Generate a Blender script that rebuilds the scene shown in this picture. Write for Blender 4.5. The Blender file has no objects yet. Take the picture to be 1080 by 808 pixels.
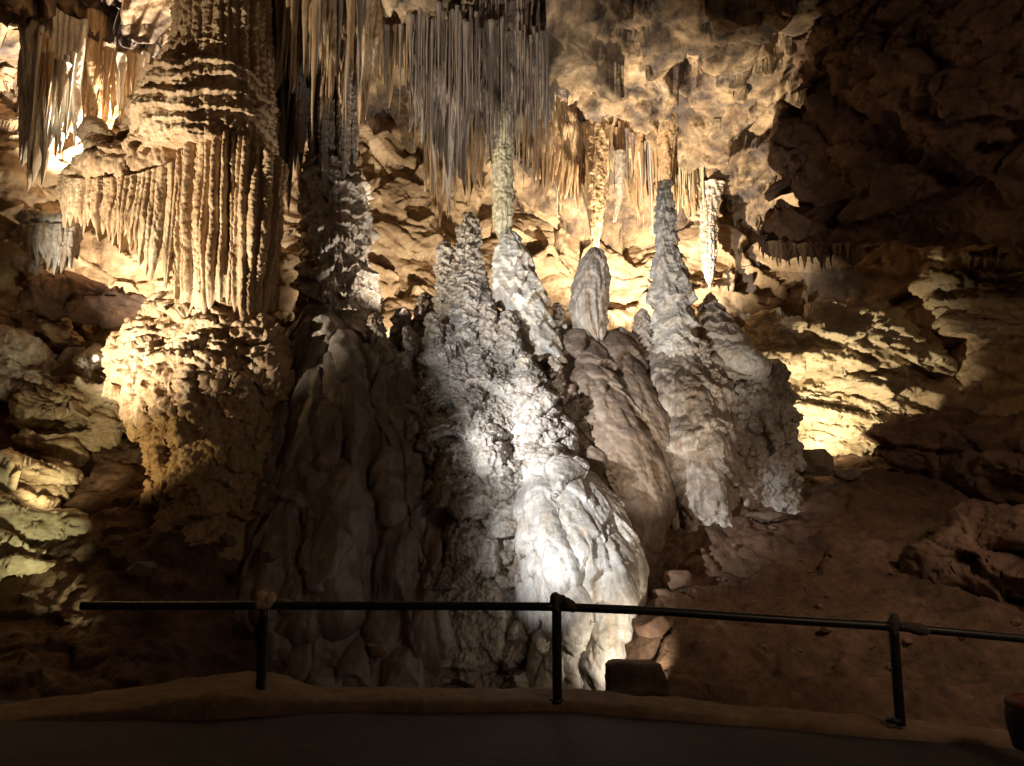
import bpy, math, random, time
import numpy as np
T0 = time.time()
random.seed(11)
RNG = np.random.default_rng(11)
scene = bpy.context.scene
COL = scene.collection
f32 = np.float32

# ------------------------------------------------------------------ camera geometry (eye = origin, metres, +Y into the cave)
FPX = 771.0
PITCH = math.radians(8.5)
CP, SP = math.cos(PITCH), math.sin(PITCH)

def P(px, py, Y):
    """world point seen at photo pixel (1080x808) standing Y metres away"""
    a = (px - 540.0) / FPX
    b = (404.0 - py) / FPX
    t = Y / (CP - b * SP)
    return np.array([a * t, Y, (SP + b * CP) * t])

# ------------------------------------------------------------------ numpy noise
_perm = RNG.permutation(256).astype(np.int32)
PERM = np.concatenate([_perm, _perm, _perm])
_g = RNG.normal(size=(256, 3)); GRAD = (_g / np.linalg.norm(_g, axis=1)[:, None]).astype(f32)
JIT = RNG.random((256, 3)).astype(f32)
RND = RNG.random(256).astype(f32)

def _hash(i, j, k):
    return PERM[PERM[PERM[i & 255] + (j & 255)] + (k & 255)]

def pn(p):
    p = np.asarray(p, dtype=f32)
    i = np.floor(p).astype(np.int32)
    f = p - i
    u = f * f * f * (f * (f * 6 - 15) + 10)
    res = np.zeros(len(p), f32)
    for dx in (0, 1):
        wx = u[:, 0] if dx else 1 - u[:, 0]
        for dy in (0, 1):
            wy = u[:, 1] if dy else 1 - u[:, 1]
            for dz in (0, 1):
                wz = u[:, 2] if dz else 1 - u[:, 2]
                g = GRAD[_hash(i[:, 0] + dx, i[:, 1] + dy, i[:, 2] + dz)]
                d = g[:, 0] * (f[:, 0] - dx) + g[:, 1] * (f[:, 1] - dy) + g[:, 2] * (f[:, 2] - dz)
                res += wx * wy * wz * d
    return res * 1.6

def fbm(p, o=4, gain=0.5):
    r = 0; a = 1.0; p = np.asarray(p, f32)
    for k in range(o):
        r = r + a * pn(p + 17.3 * k); p = p * 2.03; a *= gain
    return r

def ridged(p, o=4, gain=0.5):
    r = 0; a = 1.0; p = np.asarray(p, f32)
    for k in range(o):
        r = r + a * (1 - 2 * np.abs(pn(p + 9.1 * k))); p = p * 2.07; a *= gain
    return r * 0.5

def worley(p, want_id=False):
    p = np.asarray(p, f32)
    i = np.floor(p).astype(np.int32); f = p - i
    f1 = np.full(len(p), 9, f32); f2 = f1.copy(); idn = np.zeros(len(p), np.int32)
    for dx in (-1, 0, 1):
        for dy in (-1, 0, 1):
            for dz in (-1, 0, 1):
                h = _hash(i[:, 0] + dx, i[:, 1] + dy, i[:, 2] + dz)
                j = JIT[h]
                d = (j[:, 0] + dx - f[:, 0]) ** 2 + (j[:, 1] + dy - f[:, 1]) ** 2 + (j[:, 2] + dz - f[:, 2]) ** 2
                lt = d < f1
                f2 = np.where(lt, f1, np.minimum(f2, d))
                idn = np.where(lt, h, idn)
                f1 = np.where(lt, d, f1)
    f1 = np.sqrt(f1); f2 = np.sqrt(f2)
    return (f1, f2, RND[idn]) if want_id else (f1, f2)

def cells(p):
    """nearest feature point: (distance, second distance, vector from it, its hash)"""
    p = np.asarray(p, f32)
    i = np.floor(p).astype(np.int32); f = p - i
    f1 = np.full(len(p), 9, f32); f2 = f1.copy(); idn = np.zeros(len(p), np.int32); off = np.zeros((len(p), 3), f32)
    for dx in (-1, 0, 1):
        for dy in (-1, 0, 1):
            for dz in (-1, 0, 1):
                h = _hash(i[:, 0] + dx, i[:, 1] + dy, i[:, 2] + dz)
                o = f - (JIT[h] + np.array([dx, dy, dz], f32))
                d = (o * o).sum(1)
                lt = d < f1
                f2 = np.where(lt, f1, np.minimum(f2, d)); idn = np.where(lt, h, idn); f1 = np.where(lt, d, f1)
                off[lt] = o[lt]
    return np.sqrt(f1), np.sqrt(f2), off, idn

def warp3(p, k, a):
    return p + a * np.stack([pn(p * k + 11), pn(p * k + 47), pn(p * k + 83)], 1)

def facet(p, scale, tilt, level=0.0, crack=0.0, warp=.25):
    """broken rock: every cell is a tilted plane of its own"""
    q = warp3(p * scale, 1.1, warp)
    f1, f2, off, idn = cells(q)
    d = (GRAD[idn] * off).sum(1) * tilt / scale + (RND[idn] - .5) * level / scale
    if crack: d = d - crack / scale * sstep(.10, .0, f2 - f1)
    return d

def shingle(p, D, along, across, amt, warp=.45, lip=.1):
    """overlapping scales: each cell swells down the flow direction D and ends in a lip"""
    D = np.asarray(D, float); D = D / np.linalg.norm(D)
    q = warp3(rotstretch(p, D, along, across), .9, warp)
    f1, f2, off, idn = cells(q)
    u = off @ D.astype(f32)
    return amt * np.clip(u + .45, 0, 1.1) * (.6 + .8 * RND[idn]) - amt * lip * sstep(.22, 0, f2 - f1)

def sstep(a, b, x):
    t = np.clip((x - a) / (b - a), 0, 1)
    return t * t * (3 - 2 * t)

def rotstretch(p, d, along, across):
    """coordinates scaled by `along` in direction d and by `across` at right angles to it: streaks run along d"""
    d = np.asarray(d, f32); d = d / np.linalg.norm(d)
    q = p @ d
    return (p - q[:, None] * d) * across + (q * along)[:, None] * d

# ------------------------------------------------------------------ mesh helpers
def grid_faces(nv, nu, wrap=False, flip=False):
    r = np.arange(nv - 1)[:, None]
    c = np.arange(nu if wrap else nu - 1)[None, :]
    c1 = (c + 1) % nu
    q = np.stack([r * nu + c, r * nu + c1, (r + 1) * nu + c1, (r + 1) * nu + c], -1).reshape(-1, 4)
    return q[:, ::-1] if flip else q

def vnormals(V, F):
    n = np.cross(V[F[:, 2]] - V[F[:, 0]], V[F[:, 3]] - V[F[:, 1]])
    out = np.zeros_like(V)
    for k in range(4):
        for c in range(3):
            out[:, c] += np.bincount(F[:, k], n[:, c], len(V))
    return out / (np.linalg.norm(out, axis=1)[:, None] + 1e-12)

def displace(V, F, fn):
    N = vnormals(V, F)
    d = fn(V.astype(f32), N)
    return V + N * np.asarray(d, float)[:, None]

def mesh(name, V, F, smooth=True):
    me = bpy.data.meshes.new(name)
    V = np.ascontiguousarray(V, dtype=f32); F = np.ascontiguousarray(F, dtype=np.int32)
    me.vertices.add(len(V)); me.vertices.foreach_set('co', V.ravel())
    k = F.shape[1]
    me.loops.add(F.size); me.loops.foreach_set('vertex_index', F.ravel())
    me.polygons.add(len(F)); me.polygons.foreach_set('loop_start', np.arange(0, F.size, k, dtype=np.int32))
    me.polygons.foreach_set('use_smooth', np.full(len(F), smooth))
    me.update(calc_edges=True); me.validate()
    return me

def tag(o, label=None, cat=None, group=None, kind=None):
    if label: o['label'] = label
    if cat: o['category'] = cat
    if group: o['group'] = group
    o['kind'] = kind or 'thing'
    return o

def obj(name, V, F, mat, parent=None, base=None, smooth=True):
    V = np.asarray(V, float)
    if parent is not None:
        base = np.array(parent.matrix_world.translation) if parent.type != 'MESH' else np.array(parent.location)
    if base is None: base = np.zeros(3)
    me = mesh(name, V - base, F, smooth)
    me.materials.append(mat)
    o = bpy.data.objects.new(name, me); COL.objects.link(o)
    if parent is not None:
        o.parent = parent
    else:
        o.location = base
    return o

def empty(name, loc):
    o = bpy.data.objects.new(name, None); COL.objects.link(o); o.location = loc
    o.empty_display_size = 0.2
    bpy.context.view_layer.update()
    return o

def resample(pts, step):
    """Catmull-Rom through rows of any width; about `step` apart in the first three columns"""
    pts = np.asarray(pts, float)
    if len(pts) == 1: return pts
    Pp = np.vstack([2 * pts[0] - pts[1], pts, 2 * pts[-1] - pts[-2]])
    out = []
    for k in range(1, len(Pp) - 2):
        p0, p1, p2, p3 = Pp[k - 1:k + 3]
        n = max(2, int(np.linalg.norm((p2 - p1)[:3]) / step) + 1)
        t = np.linspace(0, 1, n, endpoint=False)[:, None]
        out.append(0.5 * (2 * p1 + (p2 - p0) * t + (2 * p0 - 5 * p1 + 4 * p2 - p3) * t * t + (3 * p1 - p0 - 3 * p2 + p3) * t ** 3))
    out.append(pts[-1:])
    return np.vstack(out)

def tube(pts, nseg=16, step=None, cap=True, twist=0.0):
    """closed tube through rows (x,y,z,r)"""
    pts = np.asarray(pts, float)
    if len(pts) == 1: pts = np.vstack([pts, pts + [0, 0, -0.01, 0]])
    R = resample(pts, step or max(0.02, pts[:, 3].mean() * 0.35))
    R[:, 3] = np.maximum(R[:, 3], 1e-3)
    if cap:
        def capring(c, d, r):
            ang = np.radians([80, 60, 38, 18])
            return np.array([[*(c + d * r * math.sin(a)), r * math.cos(a)] for a in ang])
        t0 = R[0, :3] - R[1, :3]; t0 /= np.linalg.norm(t0) + 1e-9
        t1 = R[-1, :3] - R[-2, :3]; t1 /= np.linalg.norm(t1) + 1e-9
        R = np.vstack([capring(R[0, :3], t0, R[0, 3]), R, capring(R[-1, :3], t1, R[-1, 3])[::-1]])
    C = R[:, :3]; n = len(C)
    T = np.gradient(C, axis=0); T /= np.linalg.norm(T, axis=1)[:, None] + 1e-9
    ref = np.array([0.0, 1, 0]) if abs(T[:, 1]).mean() < 0.9 else np.array([0.0, 0, 1])
    A = np.cross(T, ref); A /= np.linalg.norm(A, axis=1)[:, None] + 1e-9
    B = np.cross(T, A)
    th = np.linspace(0, 2 * math.pi, nseg, endpoint=False)
    V = C[:, None] + R[:, 3][:, None, None] * (A[:, None] * np.cos(th)[None, :, None] + B[:, None] * np.sin(th)[None, :, None])
    V = V.reshape(-1, 3)
    Fq = grid_faces(n, nseg, True)
    # caps as quads fanned to a centre (degenerate quads avoided: nseg even -> quads of the ring centre)
    i0 = len(V); V = np.vstack([V, C[0], C[-1]])
    k = np.arange(0, nseg, 2)
    c0 = np.stack([np.full_like(k, i0), (k + 2) % nseg, k + 1, k], -1)
    o = (n - 1) * nseg
    c1 = np.stack([np.full_like(k, i0 + 1), o + k, o + k + 1, o + (k + 2) % nseg], -1)
    return V, np.vstack([Fq, c0, c1])

def join(parts):
    Vs, Fs, b = [], [], 0
    for V, F in parts:
        Vs.append(V); Fs.append(F + b); b += len(V)
    return np.vstack(Vs), np.vstack(Fs)

def fuse(parts, voxel, smooth=4):
    """union of closed shells grown into one skin (voxel remesh), then relaxed"""
    V, F = join(parts)
    me = mesh('fuse_source', V, F)
    o = bpy.data.objects.new('fuse_source', me); COL.objects.link(o)
    m = o.modifiers.new('r', 'REMESH'); m.mode = 'VOXEL'; m.voxel_size = voxel
    dg = bpy.context.evaluated_depsgraph_get()
    ev = o.evaluated_get(dg); em = ev.to_mesh()
    nv, npg = len(em.vertices), len(em.polygons)
    V = np.empty(nv * 3, f32); em.vertices.foreach_get('co', V); V = V.reshape(-1, 3).astype(float)
    L = np.empty(len(em.loops), np.int32); em.loops.foreach_get('vertex_index', L)
    tot = np.empty(npg, np.int32); em.polygons.foreach_get('loop_total', tot)
    st = np.empty(npg, np.int32); em.polygons.foreach_get('loop_start', st)
    F = np.full((npg, 4), 0, np.int32)
    for k in range(4):
        F[:, k] = L[st + np.minimum(k, tot - 1)]
    F = F[tot == 4]
    E = np.empty(len(em.edges) * 2, np.int32); em.edges.foreach_get('vertices', E); E = E.reshape(-1, 2)
    ev.to_mesh_clear(); bpy.data.objects.remove(o); bpy.data.meshes.remove(me)
    deg = np.bincount(E.ravel(), minlength=nv)
    for _ in range(smooth):
        S = np.zeros_like(V)
        for c in range(3):
            S[:, c] = np.bincount(E[:, 0], V[E[:, 1], c], nv) + np.bincount(E[:, 1], V[E[:, 0], c], nv)
        V = 0.4 * V + 0.6 * S / np.maximum(deg, 1)[:, None]
    return V, F

def lobe(rows, nseg=20):
    """rows of (px, py, Y, radius in px) -> tube"""
    pts = [[*P(a, b, c), r * c / FPX] for a, b, c, r in rows]
    return tube(pts, nseg)

# ------------------------------------------------------------------ materials
def mat_rock(name, c1, c2, c3,  scale=1.0, stretch=(1, 1, 1), rough=0.75, stain=None, stain_amt=0.5, bump=0.4, bump_scale=30, pit=0.0, spec=0.3, streak=0.0, pos=(0.3, 0.5, 0.72), speck=(.72, 1.22)):
    m = bpy.data.materials.new(name); m.use_nodes = True
    nt = m.node_tree; N = nt.nodes; Lk = nt.links
    b = N['Principled BSDF']
    tc = N.new('ShaderNodeTexCoord'); mp = N.new('ShaderNodeMapping')
    mp.inputs['Scale'].default_value = stretch
    Lk.new(tc.outputs['Object'], mp.inputs[0])
    n1 = N.new('ShaderNodeTexNoise'); n1.inputs['Scale'].default_value = 1.3 * scale; n1.inputs['Detail'].default_value = 9; n1.inputs['Roughness'].default_value = 0.68
    n1.inputs['Distortion'].default_value = 0.6
    Lk.new(mp.outputs[0], n1.inputs['Vector'])
    cr = N.new('ShaderNodeValToRGB'); e = cr.color_ramp.elements
    e[0].position = pos[0]; e[0].color = (*c1, 1); e[1].position = pos[2]; e[1].color = (*c3, 1)
    k = e.new(pos[1]); k.color = (*c2, 1)
    Lk.new(n1.outputs['Fac'], cr.inputs[0])
    col = cr.outputs[0]
    if stain:
        n2 = N.new('ShaderNodeTexNoise'); n2.inputs['Scale'].default_value = 2.6 * scale; n2.inputs['Detail'].default_value = 6; n2.inputs['Roughness'].default_value = 0.6
        mp2 = N.new('ShaderNodeMapping'); mp2.inputs['Location'].default_value = (7, 3, 1)
        mp2.inputs['Scale'].default_value = (1 + 3 * streak, 1 + 3 * streak, 1 - 0.7 * streak)
        Lk.new(tc.outputs['Object'], mp2.inputs[0]); Lk.new(mp2.outputs[0], n2.inputs['Vector'])
        r2 = N.new('ShaderNodeMapRange'); r2.inputs[1].default_value = 0.46; r2.inputs[2].default_value = 0.66; r2.inputs[4].default_value = stain_amt
        Lk.new(n2.outputs['Fac'], r2.inputs[0])
        mx = N.new('ShaderNodeMix'); mx.data_type = 'RGBA'
        Lk.new(r2.outputs[0], mx.inputs['Factor']); Lk.new(col, mx.inputs['A']); mx.inputs['B'].default_value = (*stain, 1)
        col = mx.outputs['Result']
    n5 = N.new('ShaderNodeTexNoise'); n5.inputs['Scale'].default_value = 14 * scale; n5.inputs['Detail'].default_value = 5; n5.inputs['Roughness'].default_value = 0.7
    Lk.new(mp.outputs[0], n5.inputs['Vector'])
    r5 = N.new('ShaderNodeMapRange'); r5.inputs[1].default_value = 0.3; r5.inputs[2].default_value = 0.7; r5.inputs[3].default_value = speck[0]; r5.inputs[4].default_value = speck[1]
    Lk.new(n5.outputs['Fac'], r5.inputs[0])
    hv = N.new('ShaderNodeHueSaturation'); Lk.new(col, hv.inputs['Color']); Lk.new(r5.outputs[0], hv.inputs['Value'])
    Lk.new(hv.outputs[0], b.inputs['Base Color'])
    b.inputs['Specular IOR Level'].default_value = spec
    rr = N.new('ShaderNodeMapRange'); rr.inputs[3].default_value = rough - 0.18; rr.inputs[4].default_value = min(1, rough + 0.15)
    Lk.new(n5.outputs['Fac'], rr.inputs[0]); Lk.new(rr.outputs[0], b.inputs['Roughness'])
    n3 = N.new('ShaderNodeTexNoise'); n3.inputs['Scale'].default_value = bump_scale; n3.inputs['Detail'].default_value = 6; n3.inputs['Roughness'].default_value = 0.65
    Lk.new(mp.outputs[0], n3.inputs['Vector'])
    bp = N.new('ShaderNodeBump'); bp.inputs['Strength'].default_value = bump; bp.inputs['Distance'].default_value = 0.03
    Lk.new(n3.outputs['Fac'], bp.inputs['Height'])
    nrm = bp.outputs[0]
    if pit > 0:
        v = N.new('ShaderNodeTexVoronoi'); v.inputs['Scale'].default_value = bump_scale * 0.55
        Lk.new(mp.outputs[0], v.inputs['Vector'])
        b2 = N.new('ShaderNodeBump'); b2.invert = True; b2.inputs['Strength'].default_value = pit; b2.inputs['Distance'].default_value = 0.025
        Lk.new(v.outputs['Distance'], b2.inputs['Height']); Lk.new(nrm, b2.inputs['Normal'])
        nrm = b2.outputs[0]
    Lk.new(nrm, b.inputs['Normal'])
    return m

M = {}
M['calcite'] = mat_rock('calcite', (.24, .20, .16), (.40, .35, .29), (.55, .51, .45), 1.0, (1, 1, .5), .50, (.27, .155, .08), .7, .45, 34, .35, .5, .9, speck=(.6, 1.32))
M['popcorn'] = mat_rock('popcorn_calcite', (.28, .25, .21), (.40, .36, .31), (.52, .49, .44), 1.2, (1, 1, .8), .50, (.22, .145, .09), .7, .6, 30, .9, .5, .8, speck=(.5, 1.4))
M['column'] = mat_rock('column_calcite', (.27, .165, .085), (.46, .325, .19), (.62, .50, .34), 1.4, (1, 1, .35), .62, (.27, .15, .07), .65, .5, 36, .3, .35, 1.0)
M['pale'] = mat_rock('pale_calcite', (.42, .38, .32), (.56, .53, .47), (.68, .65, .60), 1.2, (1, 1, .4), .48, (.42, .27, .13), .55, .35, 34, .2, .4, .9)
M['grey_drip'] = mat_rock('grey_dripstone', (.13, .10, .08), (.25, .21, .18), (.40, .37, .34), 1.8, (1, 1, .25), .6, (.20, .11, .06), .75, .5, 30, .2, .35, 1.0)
M['tan_drip'] = mat_rock('tan_dripstone', (.22, .13, .07), (.40, .28, .16), (.55, .46, .31), 1.8, (1, 1, .25), .6, (.30, .15, .06), .7, .5, 30, .2, .35, 1.0)
M['yellow_drip'] = mat_rock('yellow_dripstone', (.44, .39, .25), (.58, .53, .38), (.68, .64, .50), 1.8, (1, 1, .3), .6, (.22, .22, .13), .5, .5, 30, .3, .3, 1.0)
M['ceiling'] = mat_rock('ceiling_rock', (.085, .062, .05), (.26, .18, .105), (.44, .34, .22), .6, (1, 1, 1), .82, (.06, .048, .045), .92, .8, 13, .4, .2, 0, (.41, .53, .70))
M['wall'] = mat_rock('wall_rock', (.19, .12, .07), (.38, .275, .17), (.50, .40, .27), .8, (1, 1, 1.3), .82, (.15, .09, .05), .6, .6, 14, .2, .2, 0)
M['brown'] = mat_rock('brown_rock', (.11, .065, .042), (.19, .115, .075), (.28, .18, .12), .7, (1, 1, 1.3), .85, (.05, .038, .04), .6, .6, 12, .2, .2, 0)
M['mud'] = mat_rock('brown_mud', (.09, .050, .029), (.152, .090, .054), (.22, .138, .085), .55, (1, 1, 1), .88, (.06, .04, .027), .7, 1.0, 22, .3, .2, 0, speck=(.6, 1.3))
M['strata'] = mat_rock('pale_strata', (.30, .22, .13), (.46, .37, .24), (.58, .50, .37), 1.0, (1, 1, 2.2), .75, (.26, .17, .09), .5, .5, 16, .2, .25, 0)
M['flank'] = mat_rock('brown_flowstone', (.13, .094, .066), (.205, .155, .113), (.29, .235, .18), .9, (1, 1, .5), .6, (.17, .10, .06), .5, .35, 20, .1, .35, .5)
M['drape'] = mat_rock('dark_drape', (.17, .14, .12), (.27, .235, .205), (.36, .325, .29), 1.0, (1, 1, .35), .42, (.20, .115, .06), .6, .35, 26, .1, .5, 1.0)
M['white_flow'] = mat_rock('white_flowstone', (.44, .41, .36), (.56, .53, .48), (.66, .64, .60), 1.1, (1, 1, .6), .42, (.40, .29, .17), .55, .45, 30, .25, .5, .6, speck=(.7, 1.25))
M['kerb'] = mat_rock('kerb_stone', (.16, .10, .062), (.21, .14, .085), (.27, .19, .12), .8, (1, 1, 1), .85, (.13, .08, .05), .5, .35, 18, .1, .2, 0)
M['path'] = mat_rock('dark_path', (.035, .03, .032), (.05, .043, .042), (.07, .058, .053), .7, (1, 1, 1), .8, (.07, .045, .03), .5, .3, 20, .1, .3, 0)
M['stone'] = mat_rock('grey_stone', (.12, .09, .065), (.20, .15, .11), (.30, .24, .18), 1.6, (1, 1, 1), .8, (.10, .06, .04), .5, .6, 14, .2, .2, 0)

def mat_plain(name, c, rough, metal=0.0, noise=0.25):
    m = bpy.data.materials.new(name); m.use_nodes = True
    N = m.node_tree.nodes; Lk = m.node_tree.links; b = N['Principled BSDF']
    n = N.new('ShaderNodeTexNoise'); n.inputs['Scale'].default_value = 22; n.inputs['Detail'].default_value = 6
    tc = N.new('ShaderNodeTexCoord'); Lk.new(tc.outputs['Object'], n.inputs['Vector'])
    r = N.new('ShaderNodeMapRange'); r.inputs[3].default_value = 1 - noise; r.inputs[4].default_value = 1 + noise
    Lk.new(n.outputs['Fac'], r.inputs[0])
    h = N.new('ShaderNodeHueSaturation'); h.inputs['Color'].default_value = (*c, 1); Lk.new(r.outputs[0], h.inputs['Value'])
    Lk.new(h.outputs[0], b.inputs['Base Color'])
    b.inputs['Metallic'].default_value = metal
    r2 = N.new('ShaderNodeMapRange'); r2.inputs[3].default_value = rough - .12; r2.inputs[4].default_value = rough + .12
    Lk.new(n.outputs['Fac'], r2.inputs[0]); Lk.new(r2.outputs[0], b.inputs['Roughness'])
    bp = N.new('ShaderNodeBump'); bp.inputs['Strength'].default_value = .15; bp.inputs['Distance'].default_value = .004
    Lk.new(n.outputs['Fac'], bp.inputs['Height']); Lk.new(bp.outputs[0], b.inputs['Normal'])
    return m
M['rail'] = mat_plain('dark_painted_metal', (.022, .020, .020), .42, .3)
M['wrap'] = mat_plain('tan_wrap', (.46, .34, .22), .85)
M['dark_wrap'] = mat_plain('dark_wrap', (.06, .045, .038), .8)
M['bin'] = mat_plain('navy_plastic', (.02, .02, .045), .5)
M['bin_rim'] = mat_plain('red_plastic', (.13, .025, .02), .6)

# ------------------------------------------------------------------ smooth surfaces through measured points
def rbf(X, y, lam=1e-3):
    X = np.asarray(X, float); y = np.asarray(y, float)
    d = np.linalg.norm(X[:, None] - X[None], axis=2)
    n = len(X)
    A = np.zeros((n + 3, n + 3)); A[:n, :n] = d + lam * np.eye(n)
    A[:n, n] = 1; A[:n, n + 1:] = X; A[n, :n] = 1; A[n + 1:, :n] = X.T
    w = np.linalg.solve(A, np.concatenate([y, np.zeros(3)]))
    def f(Q):
        out = np.zeros(len(Q))
        for s in range(0, len(Q), 40000):
            q = Q[s:s + 40000]
            out[s:s + 40000] = np.linalg.norm(q[:, None] - X[None], axis=2) @ w[:n] + w[n] + q @ w[n + 1:]
        return out
    return f

def rock_disp(p, big=.35, mid=.12, fine=.04, chunk=.0, s=1.0):
    d = big * fbm(p * .45 * s, 3) + mid * ridged(p * 1.5 * s + 5, 3) + fine * fbm(p * 7 * s, 3)
    if chunk:
        f1, f2, rid = worley(p * 1.35 * s + .35 * np.stack([pn(p * 2), pn(p * 2 + 9), pn(p * 2 + 31)], 1), True)
        d = d + chunk * (rid - .4) * sstep(.02, .16, f2 - f1)
    return d

# --- ground
gp = [P(*a) for a in [(700, 742, 8.0), (860, 700, 8.6), (1000, 700, 8.8), (1080, 640, 9.5), (760, 560, 11.6), (735, 538, 11.9), (800, 520, 12.7), (690, 592, 11.2), (860, 500, 13.5), (1000, 500, 13), (900, 600, 10.5),
                      (700, 640, 9.6), (1150, 520, 12), (640, 770, 8.8), (560, 800, 9.2), (400, 800, 9.2), (300, 780, 9.0), (230, 545, 11.0), (100, 700, 8.6), (100, 640, 9.4), (40, 560, 10.8), (90, 490, 12), (150, 480, 12.2), (30, 480, 12.0),
                      (110, 425, 13.2), (30, 425, 13.6), (180, 390, 14.5), (60, 385, 15.2), (-120, 560, 11), (-150, 650, 9), (-100, 430, 13), (500, 600, 13), (400, 380, 16), (640, 350, 16.5), (840, 455, 15.2)]]
gp += [np.array(a) for a in [(-10, 5, -2.3), (0, 5, -2.4), (10, 5, -2.6), (-12, -5, -2.4), (12, -5, -2.4), (-12, 18, 3), (12, 18, 2.5), (0, 20, 3.5), (-5, 7.2, -2.5), (0, 7.2, -2.8), (2, 7.3, -2.7), (5, 7.2, -2.6), (8, 7.5, -2.6)]]
gp = np.array(gp)
ground_f = rbf(gp[:, :2], gp[:, 2], .05)
def sheet_axis(a, b, c, fine, coarse):
    """fine between b[0] and b[1], coarse outside"""
    return np.unique(np.concatenate([np.arange(a, b[0], coarse), np.arange(b[0], b[1], fine), np.arange(b[1], c + coarse, coarse)]))
xs = sheet_axis(-16, (-8.5, 8.5), 16, .035, .25); ys = sheet_axis(-9, (7.0, 15.5), 21, .035, .25)
X, Y = np.meshgrid(xs, ys)
Q = np.stack([X.ravel(), Y.ravel()], 1)
Z = ground_f(Q)
V = np.column_stack([Q, Z]); Fg = grid_faces(len(ys), len(xs))
def gd(p, n):
    far = sstep(7.0, 8.6, p[:, 1])
    left = sstep(-2.5, -4.5, p[:, 0])
    d = .15 * fbm(p * .8, 4) + facet(p, 1.3, .20, .08, .02) * (.5 + .3 * left) + facet(p + 4, 3.6, .26, .10, .03) * (.2 + left * .25 + .5 * sstep(0, .4, pn(p * .8))) + .03 * fbm(p * 5, 4)
    f1, f2, off, idn = cells(warp3(p * 4.3, 1, .2) + 14)
    d += np.where(RND[idn] > .74, np.maximum(0, .40 - f1), 0) * .22
    f1, f2, off, idn = cells(p * 9 + 3)
    d += np.where(RND[idn] > .8, np.maximum(0, .42 - f1), 0) * .10
    return far * d
V = displace(V, Fg, gd)
ground = tag(obj('ground', V, Fg, M['mud']), kind='structure')
def ground_z(x, y):
    return float(ground_f(np.array([[x, y]]))[0])

# --- path and kerb
V = np.array([[-14, -8, -2.13], [14, -8, -2.13], [14, 7.1, -2.13], [-14, 7.1, -2.13]], float)
nx, ny = 120, 60
gx, gy = np.meshgrid(np.linspace(-14, 14, nx), np.linspace(-8, 7.1, ny))
V = np.column_stack([gx.ravel(), gy.ravel(), np.full(nx * ny, -1.905) - .082 * np.clip(gx.ravel() - .5, 0, 9)])
V[:, 2] += .012 * fbm(V.astype(f32) * .9, 3)
path = tag(obj('path', V, grid_faces(ny, nx), M['path']), kind='structure')

# kerb: swept rounded bar; rows px, py(top back edge), Y, half depth, height
kr = [(-260, 778, 6.3, .30, .14), (-60, 748, 6.6, .3, .15), (60, 735, 6.8, .32, .17), (140, 724, 6.9, .36, .24), (200, 714, 7.0, .42, .32), (250, 707, 7.0, .42, .36), (290, 709, 7.0, .38, .34), (335, 722, 7.0, .26, .23),
      (380, 724, 7.0, .22, .20), (500, 724.5, 7.0, .21, .19), (600, 726, 7.0, .21, .19), (700, 734, 7.0, .21, .19), (800, 744, 7.0, .21, .19), (942, 757, 7.0, .21, .19), (1080, 772, 7.0, .21, .19), (1300, 800, 6.9, .21, .19)]
kp = np.array([[*P(a, b, c + d), d, h] for a, b, c, d, h in kr])   # top back edge
R = resample(kp, .035)
prof = np.array([(0.95, -1.2), (1.0, -.3), (.97, -.08), (.8, .0), (.3, .02), (-.3, .0), (-.8, -.05), (-1.0, -.2), (-1.05, -.6), (-1.08, -1.15), (-1.1, -2.2)])
pr = resample(np.column_stack([prof, np.zeros(len(prof))]), .08)[:, :2]
V = np.zeros((len(R), len(pr), 3))
V[:, :, 0] = R[:, 0][:, None]
V[:, :, 1] = R[:, 1][:, None] - R[:, 3][:, None] + R[:, 3][:, None] * pr[None, :, 0]
V[:, :, 2] = R[:, 2][:, None] + R[:, 4][:, None] * pr[None, :, 1]
V = V.reshape(-1, 3); Fk = grid_faces(len(R), len(pr), flip=True)
V = displace(V, Fk, lambda p, n: .018 * fbm(p * 2.2, 3) + .006 * fbm(p * 12, 3))
kerb = tag(obj('stone_kerb', V, Fk, M['kerb'], base=P(600, 745, 6.9)), 'long brown stone kerb with a hump at its left end along the dark path', 'kerb')

# --- cave wall: radius round a centre, over bearing and height
WC = np.array([0.0, 5.0])
wp = [(-60, 60, 13.2), (-60, 250, 13.4), (-60, 400, 13.4), (30, 60, 13.6), (0, 180, 13.0), (20, 250, 13.5), (60, 330, 14.6), (120, 120, 14.6), (120, 250, 14.6), (160, 300, 15.0), (300, 100, 14.2), (300, 300, 14.0), (380, 150, 16.5),
      (430, 150, 17.2), (420, 300, 16.6), (430, 420, 15.8), (520, 260, 17.2), (600, 280, 17.2), (650, 250, 17.6), (660, 330, 16.6), (700, 250, 17.2), (760, 290, 16.6), (790, 330, 16.2), (850, 300, 16.2), (900, 340, 15.6),
      (850, 430, 15.2), (950, 320, 15.2), (980, 400, 14.6), (1060, 300, 13.2), (1080, 400, 12.8), (1000, 460, 13.8), (1150, 300, 12.0), (1150, 450, 11.6), (1300, 300, 10.5), (1300, 500, 10.0)]
wpts = []
for a in wp:
    p = P(*a); wpts.append((math.atan2(p[0], p[1] - WC[1]), p[2], math.hypot(p[0], p[1] - WC[1])))
for dg in (-178, -150, -120, 120, 150, 178):
    for z in (-2, 3, 8):
        wpts.append((math.radians(dg), z, 11.5))
for dg in (-95, 95):
    for z in (-2, 3, 8):
        wpts.append((math.radians(dg), z, 10.0))
wpts = np.array(wpts)
wall_f = rbf(np.column_stack([wpts[:, 0] * 9, wpts[:, 1]]), wpts[:, 2], .2)
ph = np.unique(np.concatenate([np.linspace(-math.pi, -1.35, 60), np.linspace(-1.35, 1.35, 760), np.linspace(1.35, math.pi, 60)]))
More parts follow.
